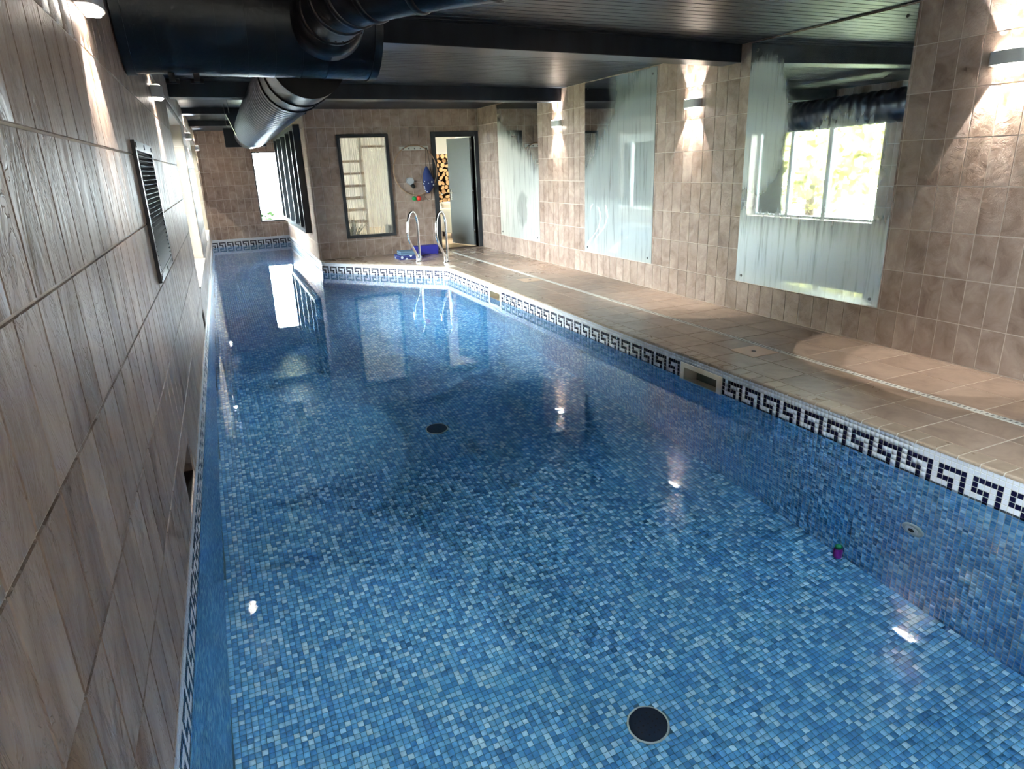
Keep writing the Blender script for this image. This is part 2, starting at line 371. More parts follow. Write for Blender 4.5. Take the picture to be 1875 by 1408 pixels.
def tile_grid(length, z0, z1, uph, zph, holes, tw=TW, th=TH):
    out = []; k0 = math.floor((0-uph)/tw); j0 = math.floor((z0-zph)/th)
    for k in range(k0, int((length-uph)/tw)+1):
        for j in range(j0, int((z1-zph)/th)+2):
            r = (max(0, uph+k*tw), min(length, uph+(k+1)*tw), max(z0, zph+j*th), min(z1, zph+(j+1)*th))
            if r[1]-r[0] < .006 or r[3]-r[2] < .006: continue
            rs = [r]
            for h in holes: rs = subtract(rs, h)
            out += [(*q, 0) for q in rs if q[1]-q[0] > .006 and q[3]-q[2] > .006]
    return out

# ------------------------------------------------------------------ survey of the hall
XR = 3.216; XP = 2.216; YB = 8.2; YA = 12.05; YN = -2.2; YP0 = .3; ZC = .665; ZW = -1.125; ZF = -2.12; ZT = -1.0075
def xl(y): return -.235+.0185*y
def xs(y): return 1.13+.02*(y-YB)
LU = np.array((.0185, 1, 0)); LLEN = np.linalg.norm(LU); LU = LU/LLEN; LN = np.array((LU[1], -LU[0], 0))     # left wall: along +y, faces +x
LO = (xl(YN), YN, 0)
def lu(y): return (y-YN)*LLEN
SU = np.array((-.02, -1, 0)); SLEN = np.linalg.norm(SU); SU = SU/SLEN; SN = np.array((SU[1], -SU[0], 0))     # alcove side wall: along -y from the far end, faces -x
SO = (xs(YA), YA, 0)
def su(y): return (YA-y)*SLEN

# ---- walls
WIN_L = [(5.14, 7.02, -.75, .44), (9.1, 11.0, -.77, .41), (-1.75, -.55, -.75, .44)]  # last one is unseen, added to brighten the right side and pool
NICHE = [(2.095, 2.415, -.987, -.862), (4.81, 5.06, -1.0, -.885)]
VENT = (2.49, 3.10, -.335, .115)
left_holes = [(lu(a), lu(b), c, d) for a, b, c, d in WIN_L+NICHE]
m_left = wall_mat('stone_wall_tile_left', 1, .77, -.779, tw=.1145, streak=(1, 1, .35), bump=.8, rough=(.34, .56), spec=.32)
m_right = wall_mat('stone_wall_tile_right', 1, 1.98, -.805, bump=.55)
m_cross = wall_mat('stone_wall_tile_cross', 0, 1.15, -.805)
m_side = wall_mat('stone_wall_tile_side', 1, 8.2, -.805)
wl = wall_body('wall_left', LO, LU, LN, lu(YA+.25), -1.0, ZC+.05, left_holes, .22, grout, 'long stone-tiled left wall of the pool hall with windows')
lay_tiles(wl, 'wall_tile', 'wall_tiling', LO, LU, (0, 0, 1), LN, tile_grid(lu(YA), ZT, ZC, (.77-YN), -.779, left_holes+[(lu(VENT[0])+.01, lu(VENT[1])-.01, VENT[2]+.01, VENT[3]-.01)], tw=.1145), 0.0042, .003, .0012, [m_left])
MIRR = [(2.42, 3.505), (4.48, 5.54), (6.50, 7.55)]
wr = wall_body('wall_right', (XR, YB+.1, 0), (0, -1, 0), (-1, 0, 0), YB+.1-YN, -1.0, ZC+.05, [], .12, grout, 'stone-tiled right wall carrying three misted mirrors')
lay_tiles(wr, 'wall_tile', 'wall_tiling', (XR, YB, 0), (0, -1, 0), (0, 0, 1), (-1, 0, 0),
          tile_grid(YB-YN, -1.0, ZC, (YB-1.98) % TW, -.805, [(YB-b+.02, YB-a-.02, -.78, .64) for a, b in MIRR]), 0.0042, .003, .0012, [m_right])
DOOR = (2.655, 3.160, -1.0, .352); WINB = (1.476, 2.073, -.775, .392)
bx0 = xs(YB)
bh = [(DOOR[0]-bx0, DOOR[1]-bx0, DOOR[2], DOOR[3]), (WINB[0]-bx0, WINB[1]-bx0, WINB[2], WINB[3])]
wb = wall_body('wall_back', (bx0, YB, 0), (1, 0, 0), (0, -1, 0), XR-bx0, -1.0, ZC+.05, bh, .1, grout, 'stone-tiled back wall with the open door and misted window')
lay_tiles(wb, 'wall_tile', 'wall_tiling', (bx0, YB, 0), (1, 0, 0), (0, 0, 1), (0, -1, 0), tile_grid(XR-bx0, -1.0, ZC, .02, -.805, bh), 0.0042, .003, .0012, [m_cross])
WINA = (.785, 1.205, -.765, .34)
ah = [(WINA[0]-xl(YA), WINA[1]-xl(YA), WINA[2], WINA[3])]
wa = wall_body('wall_alcove_end', (xl(YA), YA, 0), (1, 0, 0), (0, -1, 0), xs(YA)-xl(YA)+.1, -1.0, ZC+.05, ah, .12, grout, 'far stone-tiled end wall of the pool alcove')
lay_tiles(wa, 'wall_tile', 'wall_tiling', (xl(YA), YA, 0), (1, 0, 0), (0, 0, 1), (0, -1, 0), tile_grid(xs(YA)-xl(YA), ZT, ZC, .05, -.805, ah), 0.0042, .003, .0012, [m_cross])
WINS = (8.62, 11.75, -.715, .535)
sh = [(su(WINS[1]), su(WINS[0]), WINS[2], WINS[3])]
ws = wall_body('wall_alcove_side', SO, SU, SN, su(YB), -1.0, ZC+.05, sh, .1, grout, 'tiled side wall of the alcove holding the finned window')
lay_tiles(ws, 'wall_tile', 'wall_tiling', SO, SU, (0, 0, 1), SN, tile_grid(su(YB), ZT, ZC, .03, -.805, sh), 0.0042, .003, .0012, [m_side])
nh = []
wn = wall_body('wall_near', (XR, YN, 0), (-1, 0, 0), (0, 1, 0), XR-xl(YN)+.25, -1.0, ZC+.05, nh, .1, grout, 'stone-tiled near end wall of the pool hall')
lay_tiles(wn, 'wall_tile', 'wall_tiling', (XR, YN, 0), (-1, 0, 0), (0, 0, 1), (0, 1, 0), tile_grid(XR-xl(YN), -1.0, ZC, 0, -.805, nh), 0.0042, .003, .0012, [m_cross])

# ---- ceiling: slab and tongue-and-groove planks
ROOF_FILL = (1.1, 1.58, .38, 1.05)      # unseen rooflight added to brighten the pool, above the camera's view
ceil = MB().box(-.5, XR+.12, ROOF_FILL[3], YA+.15, ZC+.012, ZC+.05).box(-.5, XR+.12, YN-.1, ROOF_FILL[2], ZC+.012, ZC+.05).box(-.5, ROOF_FILL[0], ROOF_FILL[2], ROOF_FILL[3], ZC+.012, ZC+.05).box(ROOF_FILL[1], XR+.12, ROOF_FILL[2], ROOF_FILL[3], ZC+.012, ZC+.05).build('ceiling', navy); structure(ceil, 'dark navy boarded ceiling over the pool')
PW = .066; pm = {}
def plank(x0, x1, y):
    key = (round(x0, 2), round(x1, 2))
    if key not in pm:
        vs = [((x0-x0)*S, 0, .013*S), ((x1-x0)*S, 0, .013*S), ((x1-x0)*S, PW*S, .013*S), (0, PW*S, .013*S), (0, .004*S, 0), ((x1-x0)*S, .004*S, 0), ((x1-x0)*S, (PW-.004)*S, 0), (0, (PW-.004)*S, 0)]
        me = bpy.data.meshes.new('ceiling_plank'); me.from_pydata(vs, [], [(7, 6, 5, 4), (0, 4, 5, 1), (1, 5, 6, 2), (2, 6, 7, 3), (3, 7, 4, 0)]); me.materials.append(planks); pm[key] = me
    ob = bpy.data.objects.new('ceiling_plank', pm[key]); COL.objects.link(ob); ob.parent = ceil
    po = ORG[ceil.name]; ob.location = ((x0-po[0])*S, (y-po[1])*S, (ZC-po[2])*S)
y = YN
while y < YA-.01:
    if y+PW > ROOF_FILL[2] and y < ROOF_FILL[3]: plank(-.26, ROOF_FILL[0], y); plank(ROOF_FILL[1], XR, y)
    else: plank(-.26, XR if y < YB else 1.25, y)
    y += PW
# ---- beams
def beam(a, b, w, z0, label):
    (x0, y0), (x1, y1) = a, b; mb = MB()
    mb.hexa([(x0, y0, z0), (x1, y1, z0), (x1, y1+w, z0), (x0, y0+w, z0), (x0, y0, ZC+.006), (x1, y1, ZC+.006), (x1, y1+w, ZC+.006), (x0, y0+w, ZC+.006)])
    o = mb.build('ceiling_beam', planks, bevel=.004); return structure(o, label)
beam((xl(1.2), 1.20), (XR, 1.55), .175, .56, 'navy timber ceiling beam nearest the camera')
beam((xl(3.26), 3.265), (XR, 3.60), .175, .56, 'navy timber ceiling beam behind the big duct drum')
beam((xl(5.78), 5.785), (XR, 5.995), .175, .552, 'second navy ceiling beam, beside the middle sconce')
beam((xl(8.0), 7.99), (bx0+.02, 8.0), .2, .603, 'shallow navy beam across the mouth of the alcove')
beam((xl(9.8), 9.85), (xs(9.8), 9.85), .15, .60, 'navy beam inside the alcove')

# ---- pool shell, floor and walls with mosaic
PA, PB = np.array((XP, 6.72)), np.array((bx0-.012, YB-.16))     # angled edge: from the right side to the house corner
DLEN = np.linalg.norm(PA-PB); DU = np.array((*(PA-PB)/DLEN, 0)); DN = np.array((DU[1], -DU[0], 0))   # left to right, faces the pool
if DN[1] > 0: DN = -DN
SKIM = [(2.464, 2.787), (5.265, 5.557)]
shell = MB()
poly = [(-.5, YP0), (XP+.1, YP0), (XP+.1, 6.9), (1.3, 8.2), (1.3, YA+.1), (-.5, YA+.1)]
shell.prism(poly, ZF-.1, ZF)
pf = shell.build('floor_pool', grout_b, origin=(1, 4, ZF)); structure(pf, 'pool floor laid with small mosaic tiles in mixed blues')
m_pf = mosaic_mat('blue_mosaic_floor', (1/(MP*S), 1/(MP*S), 0), (XP*S, YP0*S, 0))
m_px = mosaic_mat('blue_mosaic_side', (0, 1/(MP*S), 1/(MP*S)), (0, 1.106*S, (ZT+1)*S))
m_py = mosaic_mat('blue_mosaic_end', (1/(MP*S), 0, 1/(MP*S)), (XP*S, 0, (ZT+1)*S))
m_pd = mosaic_mat('blue_mosaic_angled', (1/(MP*S*abs(DU[0])), 0, 1/(MP*S)), (PB[0]*S, 0, (ZT+1)*S))
DRAINS = [(1.064, 3.627, .066), (1.045, 1.396, .066)]
def in_pool(x, y):
    if y < 6.72: return xl(y) < x < XP
    if y < PB[1]:
        e = PA + (PB-PA)*((y-PA[1])/(PB[1]-PA[1])); return xl(y) < x < e[0]
    return y < YA and xl(y) < x < xs(y)
ft = []
ny = int((YA-YP0)/MP)+1; nx = int((XP+.3)/MP)+1
for j in range(ny):
    y0 = YP0+j*MP
    for i in range(nx):
        x1 = XP-i*MP; cx, cyy = x1-MP/2, y0+MP/2
        if not in_pool(cx, cyy): continue
        if any((cx-a)**2+(cyy-b)**2 < (r+.004)**2 for a, b, r in DRAINS): continue
        ft.append((x1-MP, x1, y0, y0+MP, 0))
lay_tiles(pf, 'floor_mosaic_tile', 'floor_mosaic', (0, 0, ZF), (1, 0, 0), (0, 1, 0), (0, 0, 1), ft, .0016, .0012, .0006, [m_pf])
KEY = ['XXXXX.', 'X...X.', 'XXX.X.', '..X.X.', 'XXX.XX']
def band(length, phase, holes=()):
    """White rows, the Greek key, white rows, then the blue field down to the floor. Index 0 blue, 1 white, 2 navy."""
    out = []; rows = int((ZT-ZF)/MP)+1
    k0 = math.floor(-phase/MP)
    for k in range(k0, int((length-phase)/MP)+1):
        a, b = max(0, phase+k*MP), min(length, phase+(k+1)*MP)
        if b-a < .004: continue
        for r in range(rows):
            z1 = ZT-r*MP; z0 = max(ZF, z1-MP)
            mi = 1 if r in (0, 1) else (2 if KEY[r-2][k % 6] == 'X' else 1) if 2 <= r <= 6 else 0
            rs = [(a, b, z0, z1)]
            for h in holes: rs = subtract(rs, h)
            out += [(*q, mi) for q in rs if q[1]-q[0] > .003 and q[3]-q[2] > .003]
    return out
def pool_wall(name, O, u, n, length, phase, mblue, label, holes=(), thick=.1):
    mb = MB(); us = sorted({0, length, *[h[0] for h in holes], *[h[1] for h in holes]})
    for a, b in zip(us, us[1:]):
        hs = [h for h in holes if h[0] <= (a+b)/2 <= h[1]]
        if not hs: mb.frame_box(O, u, (0, 0, 1), n, a, b, ZF, ZT, -thick, 0)
        else:
            mb.frame_box(O, u, (0, 0, 1), n, a, b, ZF, hs[0][2], -thick, 0); mb.frame_box(O, u, (0, 0, 1), n, a, b, hs[0][3], ZT, -thick, 0)
    o = mb.build(name, grout_w, origin=(O[0], O[1], ZF)); structure(o, label)
    lay_tiles(o, 'mosaic_tile', 'wall_mosaic', O, u, (0, 0, 1), n, band(length, phase, holes), .0022, .0012, .0006, [mblue, white_mosaic, navy_mosaic])
    return o
SKZ = (-1.165, -1.0445)
pool_wall('wall_pool_right', (XP, 6.72, 0), (0, -1, 0), (-1, 0, 0), 6.72-YP0, (6.72-1.106) % (6*MP)-6*MP, m_px, 'right pool wall with navy Greek key border', [(6.72-b, 6.72-a, *SKZ) for a, b in SKIM])
pool_wall('wall_pool_left', (xl(YP0), YP0, 0), LU, LN, (YA-YP0)*LLEN, 0, m_px, 'left pool wall with navy Greek key border under the tiles')
pool_wall('wall_pool_angled', (PB[0], PB[1], 0), DU, DN, DLEN, 0, m_pd, 'angled pool wall with Greek key border by the ladder')
pool_wall('wall_pool_alcove_end', (xl(YA), YA, 0), (1, 0, 0), (0, -1, 0), xs(YA)-xl(YA), -.02, m_py, 'far pool wall of the alcove with Greek key border')
pool_wall('wall_pool_alcove_side', SO, SU, SN, su(PB[1]), 0, m_px, 'pool wall with key border below the finned window')
pool_wall('wall_pool_near', (XP, YP0, 0), (-1, 0, 0), (0, 1, 0), XP-xl(YP0), 0, m_py, 'near pool wall with Greek key border')

# ---- water
wmb = MB(); we = .0006
wp = [(xl(YP0)+we, YP0+we), (XP-we, YP0+we), (XP-we, 6.72), (PB[0], PB[1]), (xs(YA)-we, YA-we), (xl(YA)+we, YA-we)]
wmb.add([(x, y, ZW) for x, y in wp], [(0, 1, 2, 3, 4, 5)], 0, True)
water = wmb.build('water', water_m); structure(water, 'still clear blue water filling the pool')

# ---- deck
slab = MB()
slab.prism([(XP+.002, YN), (XR+.1, YN), (XR+.1, YB+.1), (bx0, YB+.1), (PB[0]+.003, PB[1]+.003), (XP+.002, 6.722)], ZT, -1.0015)
slab.prism([(XP+.1, YN), (XR+.1, YN), (XR+.1, YB+.1), (bx0+.05, YB+.1), (bx0+.06, YB-.08), (XP+.1, 6.78)], -1.12, ZT)
slab.box(-.5, XP+.002, YN, YP0, ZT, -1.0015)
deck = slab.build('floor', grout_d, origin=(2.7, 4, -1.12)); structure(deck, 'beige stone-tiled pool deck along the right side')
DP = .2275; D0 = 1.286
m_deck = stone_tile('deck_stone_tile', (1/(.215*S), 1/(DP*S), 0), (2.30*S, D0*S, 0), [(.25, (.265, .182, .138)), (.5, (.365, .262, .20)), (.75, (.455, .34, .265))], rough=(.22, .42), bump=.05, spec=.5, crack=0, wet=True)
m_cop = stone_tile('coping_stone_tile', (1/(.3*S), 1/(DP/3*S), 0), (2.2*S, D0*S, 0), [(.25, (.31, .225, .165)), (.75, (.46, .355, .27))], rough=(.2, .4), bump=.12, crack=0)
tl = []
xcols = [(2.300, 2.490), (2.490, 2.668), (2.706, 2.940), (2.940, 3.175), (3.175, XR)]
for k in range(int((YN-D0)/DP)-1, int((YB-D0)/DP)+1):
    for (a, b) in xcols: 
        y0, y1 = max(YN, D0+k*DP), min(YB, D0+(k+1)*DP)
        if y1 > y0+.01: tl.append((a, b, y0, y1, 0))
# left of the coping line, behind the angled edge: tiles clipped to the triangle
tri = []
lay_tiles(deck, 'deck_tile', 'deck_tiling', (0, 0, -1.0015), (1, 0, 0), (0, 1, 0), (0, 0, 1), tl, .005, .0015, .0008, [m_deck])
def clip_half(poly, p, nrm):
    out = []
    for i in range(len(poly)):
        a, b = np.array(poly[i]), np.array(poly[(i+1) % len(poly)]); da, db = (a-p)@nrm, (b-p)@nrm
        if da >= 0: out.append(tuple(a))
        if (da >= 0) != (db >= 0): out.append(tuple(a+(b-a)*(da/(da-db))))
    return out
def poly_tile(poly, mat, name):
    mb = MB(); c = np.mean(poly, 0); top = [tuple(np.array(q)+(c-np.array(q))/np.linalg.norm(c-np.array(q))*.0008) for q in poly]; n = len(poly)
    mb.add([(x, y, -1.0015) for x, y in poly]+[(x, y, -1.0) for x, y in top], [tuple(range(n, 2*n))]+[(i, (i+1) % n, n+(i+1) % n, n+i) for i in range(n)])
    return mb.build(name, mat, deck)
dn2 = -DN[:2]                      # from the edge towards the back wall
for i in range(7):
    for k in range(int((6.6-D0)/DP), int((YB-D0)/DP)+1):
        x1 = 2.298-i*.2; x0 = x1-.196; y0 = D0+k*DP+.002; y1 = min(y0+DP-.004, YB)
        if y1-y0 < .01: continue
        pg = clip_half([(x0, y0), (x1, y0), (x1, y1), (x0, y1)], PA+dn2*.088, dn2)
        pg = clip_half(pg, np.array((bx0+.004, 0)), np.array((1, 0))) if len(pg) > 2 else pg
        if len(pg) > 2:
            a = np.array(pg); ar = abs(np.sum(a[:, 0]*np.roll(a[:, 1], 1)-a[:, 1]*np.roll(a[:, 0], 1)))/2
            if ar > .0008: poly_tile(pg, m_deck, 'deck_tile')
# bullnose coping tiles
def nose(w):                       # profile across the edge (d inwards from the edge, z), extruded along the edge
    prof = [(.084, 0), (.084, .006), (.006, .006), (.001, .0045), (-.002, .001), (-.0025, -.004), (-.002, -.0065), (.004, -.0065), (.004, 0)]
    n = len(prof); vs = [(-w/2, d, z) for d, z in prof]+[(w/2, d, z) for d, z in prof]
    fs = [(i, (i+1) % n, n+(i+1) % n, n+i) for i in range(n)]+[tuple(reversed(range(n))), tuple(range(n, 2*n))]
    me = bpy.data.meshes.new('coping_tile'); me.from_pydata([(a*S, b*S, c*S) for a, b, c in vs], [], fs); me.materials.append(m_cop); return me
nm = nose(DP/3-.0045)
def coping(p, along):              # p on the edge, along: unit vector with the deck on its left
    ob = bpy.data.objects.new('coping_tile', nm); COL.objects.link(ob); ob.parent = deck; po = ORG[deck.name]
    ob.location = ((p[0]-po[0])*S, (p[1]-po[1])*S, (-1.006-po[2])*S); ob.rotation_euler = (0, 0, math.atan2(along[1], along[0]))
k = 0
y = D0-DP*6
while y < 6.66:
    if y > YP0: coping((XP, y+DP/6), (0, -1))
    y += DP/3
nd = int((DLEN-.03)/(DP/3))
for i in range(nd): 
    p = PB+(PA-PB)*((.05+(i+.5)*DP/3)/DLEN)
    if p[0] > bx0+.03: coping(p, (-DU[0], -DU[1]) if np.cross((DU[0], DU[1]), dn2) < 0 else (DU[0], DU[1]))
ch = MB(); ch.box(2.670, 2.704, YN, 7.9, -1.006, -.9995)
strip = ch.build('drain_channel', white_pl); tag(strip, 'narrow white slotted drainage strip running along the deck', 'drain')
sm_ = bpy.data.meshes.new('drain_slot'); v_, f_ = tile_shape(.018, .007, .0008, .0003); sm_.from_pydata([(a*S, b*S, c*S) for a, b, c in v_], [], f_); sm_.materials.append(simple('slot_shadow_plastic', (.2, .19, .18), .6))
for i in range(150):
    ob = bpy.data.objects.new('drain_slot', sm_); COL.objects.link(ob); ob.parent = strip; po = ORG[strip.name]; ob.location = ((2.687-po[0])*S, (1.0+i*.022-po[1])*S, (-.9995-po[2])*S)

# ------------------------------------------------------------------ windows and door
def win(name, O, u, n, u0, u1, z0, z1, inset, fw, bars, mframe, mglass, label, depth=.05, hbar=None):
    """Frame set `inset` behind the wall face: head, sill rail, jambs and bars, a pane in every light."""
    O, u, n = (np.asarray(a, float) for a in (O, u, n)); c = O+u*(u0+u1)/2-n*inset
    r = thing(name, (c[0], c[1], z0), label, None, None, 'structure')
    g = lambda a, b, c_, d, nm, m, t=depth, off=0: MB().frame_box((O[0], O[1], 0), u, (0, 0, 1), n, a, b, c_, d, -inset-t/2+off, -inset+t/2+off).build(nm, m, r)
    g(u0, u1, z1-fw, z1, 'window_frame', mframe); g(u0, u1, z0, z0+fw, 'window_frame', mframe)
    g(u0, u0+fw, z0+fw, z1-fw, 'window_frame', mframe); g(u1-fw, u1, z0+fw, z1-fw, 'window_frame', mframe)
    cuts = [u0+fw]+[x for b, w in bars for x in (b-w/2, b+w/2)]+[u1-fw]
    for b, w in bars: g(b-w/2, b+w/2, z0+fw, z1-fw, 'mullion', mframe)
    for a, b in zip(cuts[::2], cuts[1::2]): g(a, b, z0+fw, z1-fw, 'window_pane', mglass, .006)
    return r
for i, (a, b, c, d) in enumerate(WIN_L):
    win('window_%d' % (1, 2, 6)[i], LO, LU, LN, lu(a), lu(b), c, d-.1, .17, .03, [(lu(a)+.78, .06), (lu(a)+1.34, .045)], frame_w, glass,
        ['wide white-framed window in the left wall past the grille', 'farther white-framed window in the left wall of the alcove', 'unseen white-framed window added behind the camera for fill light'][i])
    for k in range(6):            # tiled far jamb, pale from the daylight side
        z0 = c+.012+k*.2; z1 = min(d-.004, z0+.196)
        if z1 > z0+.02: MB().frame_box((LO[0], LO[1], 0), LU, (0, 0, 1), LN, lu(b)-.004, lu(b)+.0, z0, z1, -.14, -.001).build('reveal_tile', reveal_m, wl)
    for k in range(9):
        u0 = lu(a)+k*(lu(b)-lu(a))/9
        MB().frame_box((LO[0], LO[1], 0), LU, (0, 0, 1), LN, u0+.002, u0+(lu(b)-lu(a))/9-.002, c-.001, c+.008, -.14, .012).build('sill_tile', reveal_m, wl)
    MB().frame_box((LO[0], LO[1], 0), LU, (0, 0, 1), LN, lu(a), lu(b), d-.1, d, -.21, -.14).build('lintel_panel', frame_w, wl)
win('window_3', (0, YB, 0), (1, 0, 0), (0, -1, 0), *WINB[:2], *WINB[2:], .0, .034, [], frame_d, misted, 'dark-framed misted window in the back wall beside the hooks', .05)
rl = thing('window_7', ((ROOF_FILL[0]+ROOF_FILL[1])/2, (ROOF_FILL[2]+ROOF_FILL[3])/2, ZC), 'unseen flat rooflight added in the ceiling to brighten the pool', None, None, 'structure')  # added opening out of view, lets skylight down onto the pool
for a, b, c, d in ((ROOF_FILL[0], ROOF_FILL[1], ROOF_FILL[2], ROOF_FILL[2]+.04), (ROOF_FILL[0], ROOF_FILL[1], ROOF_FILL[3]-.04, ROOF_FILL[3]), (ROOF_FILL[0], ROOF_FILL[0]+.04, ROOF_FILL[2]+.04, ROOF_FILL[3]-.04), (ROOF_FILL[1]-.04, ROOF_FILL[1], ROOF_FILL[2]+.04, ROOF_FILL[3]-.04)):
    MB().box(a, b, c, d, ZC, ZC+.1).build('window_frame', frame_w, rl)
MB().box(ROOF_FILL[0]+.04, ROOF_FILL[1]-.04, ROOF_FILL[2]+.04, ROOF_FILL[3]-.04, ZC+.08, ZC+.086).build('window_pane', glass, rl)
win('window_4', (0, YA, 0), (1, 0, 0), (0, -1, 0), WINA[0], WINA[1], *WINA[2:], .03, .022, [], frame_d, glass, 'bright narrow window in the end wall of the alcove', .04)
fu = [su(y) for y in (11.2, 10.45, 9.72, 9.12)]
win('window_5', SO, SU, SN, sh[0][0], sh[0][1], sh[0][2], sh[0][3], .0, .05, [(f, .07) for f in fu], frame_d, glass, 'side window of the alcove divided by deep dark vertical fins', .16)

dr = thing('door_1', (2.9, YB, -1), 'grey door standing open in its dark frame in the back wall', None, None, 'structure')
fo = (2.600, 3.212, .410)
MB().box(fo[0], DOOR[0], YB-.022, YB+.11, -1, fo[2]).build('door_frame', frame_d, dr, bevel=.003)
MB().box(DOOR[1], fo[1], YB-.022, YB+.11, -1, fo[2]).build('door_frame', frame_d, dr, bevel=.003)
MB().box(DOOR[0], DOOR[1], YB-.022, YB+.11, DOOR[3], fo[2]).build('door_frame', frame_d, dr, bevel=.003)
MB().box(DOOR[0], DOOR[1], YB-.01, YB+.11, -1.0, -.994).build('threshold', dark_wood, dr)
hx, hy = DOOR[1]-.006, YB+.115; th = math.radians(73); du = np.array((-math.cos(th), math.sin(th), 0)); dnn = np.array((-math.sin(th), -math.cos(th), 0))
leaf = MB().frame_box((hx, hy, 0), du, (0, 0, 1), dnn, 0, .49, -.99, DOOR[3]-.006, -.014, .014).build('door_leaf', door_m, dr, bevel=.002)
hp = lambda a, z, o: tuple(np.array((hx, hy, z))+du*a+dnn*o)
MB().frame_box((hx, hy, 0), du, (0, 0, 1), dnn, .435, .455, -.42, -.29, .014, .018).build('handle_plate', chrome, leaf)
MB().tube([hp(.445, -.325, .014), hp(.445, -.325, .04), hp(.42, -.326, .045), hp(.36, -.33, .045)], .0065, 10).build('door_handle', chrome, leaf)
MB().frame_box((hx, hy, 0), du, (0, 0, 1), dnn, .48, .492, -.40, -.30, -.008, .008).build('lock_edge', chrome, leaf)
for z in (.22, -.3, -.8): MB().tube([(hx+.004, hy-.012, z-.03), (hx+.004, hy-.012, z+.03)], .007, 10).build('hinge', chrome, dr)

# ------------------------------------------------------------------ lounge behind the back wall
LX0, LX1, LY1, LZ = 1.24, 4.4, 12.4, .62
lf = MB().box(LX0, LX1, YB+.1, LY1, -1.03, -1.0).build('floor_lounge', lounge_floor); structure(lf, 'pale oak floor of the lounge beyond the door')
for nm, bx_, lb in (('wall_lounge_back', (LX0, LX1, LY1, LY1+.05, -1, LZ), 'cream far wall of the lounge'), ('wall_lounge_right', (LX1, LX1+.05, YB+.1, LY1, -1, LZ), 'cream right wall of the lounge'),
                    ('wall_lounge_front', (XR+.1, LX1, YB+.05, YB+.1, -1, LZ), 'cream lounge wall beside the door'), ('ceiling_lounge', (LX0, LX1, YB+.1, LY1, LZ, LZ+.04), 'white ceiling of the lounge')):
    structure(MB().box(*bx_).build(nm, plaster), lb)
la = bpy.data.lights.new('lounge_fill_light', 'AREA'); la.shape = 'RECTANGLE'; la.size = .6*S; la.size_y = 1.6*S; la.energy = ROOM_W; la.color = (1, .95, .87)  # area light without a fitting, added to light the lounge
lo = bpy.data.objects.new('lounge_fill_light', la); COL.objects.link(lo); lo.location = W(3.95, 9.6, LZ-.02)
# firewood, each log on its own
def log_mesh(r, seed, length=.3):
    rr = random.Random(seed); mb = MB(); seg = 12; split = rr.random() < .35
    rad = []
    for k in range(seg):
        t = 2*math.pi*k/seg; q = r*(.93+.12*rr.random())
        if split and math.cos(t) > .2: q = min(q, r*.25/max(.2, math.cos(t)))
        rad.append((q*math.cos(t), q*math.sin(t)))
    vs = [(x, yy, z) for yy in (0, length) for x, z in rad]
    mb.add(vs, [(k, seg+k, seg+(k+1) % seg, (k+1) % seg) for k in range(seg)], 0, True); mb.add(vs, [tuple(range(seg)), tuple(reversed(range(seg, 2*seg)))], 1)
    return mb
protos = {}
for row in range(12):
    for col in range(8):
        r = random.choice((.030, .033, .035, .0365)); sd = random.randrange(5); key = (r, sd)
        if key not in protos: o = protos[key] = log_mesh(r, sd*31+int(r*1000)).build('firewood_log', [bark_m, wood_end], origin=(0, 0, 0))
        else: o = protos[key].copy(); COL.objects.link(o)
        o.location = W(3.17+(row % 2)*.0375+col*.075, 10.3+random.uniform(-.03, .03), -.562+row*.0655); o.rotation_euler = (0, random.uniform(0, 6.28), 0)
        tag(o, 'cut firewood log in the tall stack seen through the open door', 'log', 'firewood logs in the lounge stack')
t = thing('log_bench', (3.45, 10.45, -1), 'pale low cabinet carrying the firewood stack', 'cabinet')
MB().box(3.12, 3.78, 10.24, 10.66, -1, -.64).build('body', pale_cab, t, bevel=.006); MB().box(3.10, 3.80, 10.22, 10.68, -.64, -.60).build('top', pale_cab, t, bevel=.004)
t = thing('leather_armchair', (3.42, 9.6, -1), 'cream leather armchair half hidden by the open grey door', 'armchair')
def cushion(x0, x1, y0, y1, z0, z1, nm): return MB().box(x0, x1, y0, y1, z0, z1).build(nm, leather, t, bevel=.035)
cushion(3.20, 3.72, 9.42, 9.78, -.93, -.72, 'seat'); cushion(3.20, 3.72, 9.76, 9.92, -.93, -.50, 'backrest')
cushion(3.19, 3.29, 9.36, 9.84, -.93, -.58, 'armrest'); cushion(3.66, 3.76, 9.36, 9.84, -.93, -.58, 'armrest')
for px_, py_ in ((3.23, 9.42), (3.70, 9.42), (3.23, 9.86), (3.70, 9.86)): MB().box(px_-.02, px_+.02, py_-.02, py_+.02, -1, -.925).build('leg', dark_wood, t)
t = thing('side_table', (3.06, 9.75, -1), 'small dark wooden side table by the cream armchair', 'table')
MB().box(2.98, 3.14, 9.66, 9.84, -.66, -.63).build('table_top', dark_wood, t); MB().box(3.0, 3.12, 9.68, 9.82, -.85, -.83).build('shelf', dark_wood, t)
for a in (2.99, 3.115):
    for b in (9.67, 9.815): MB().box(a, a+.018, b, b+.018, -1, -.66).build('leg', dark_wood, t)
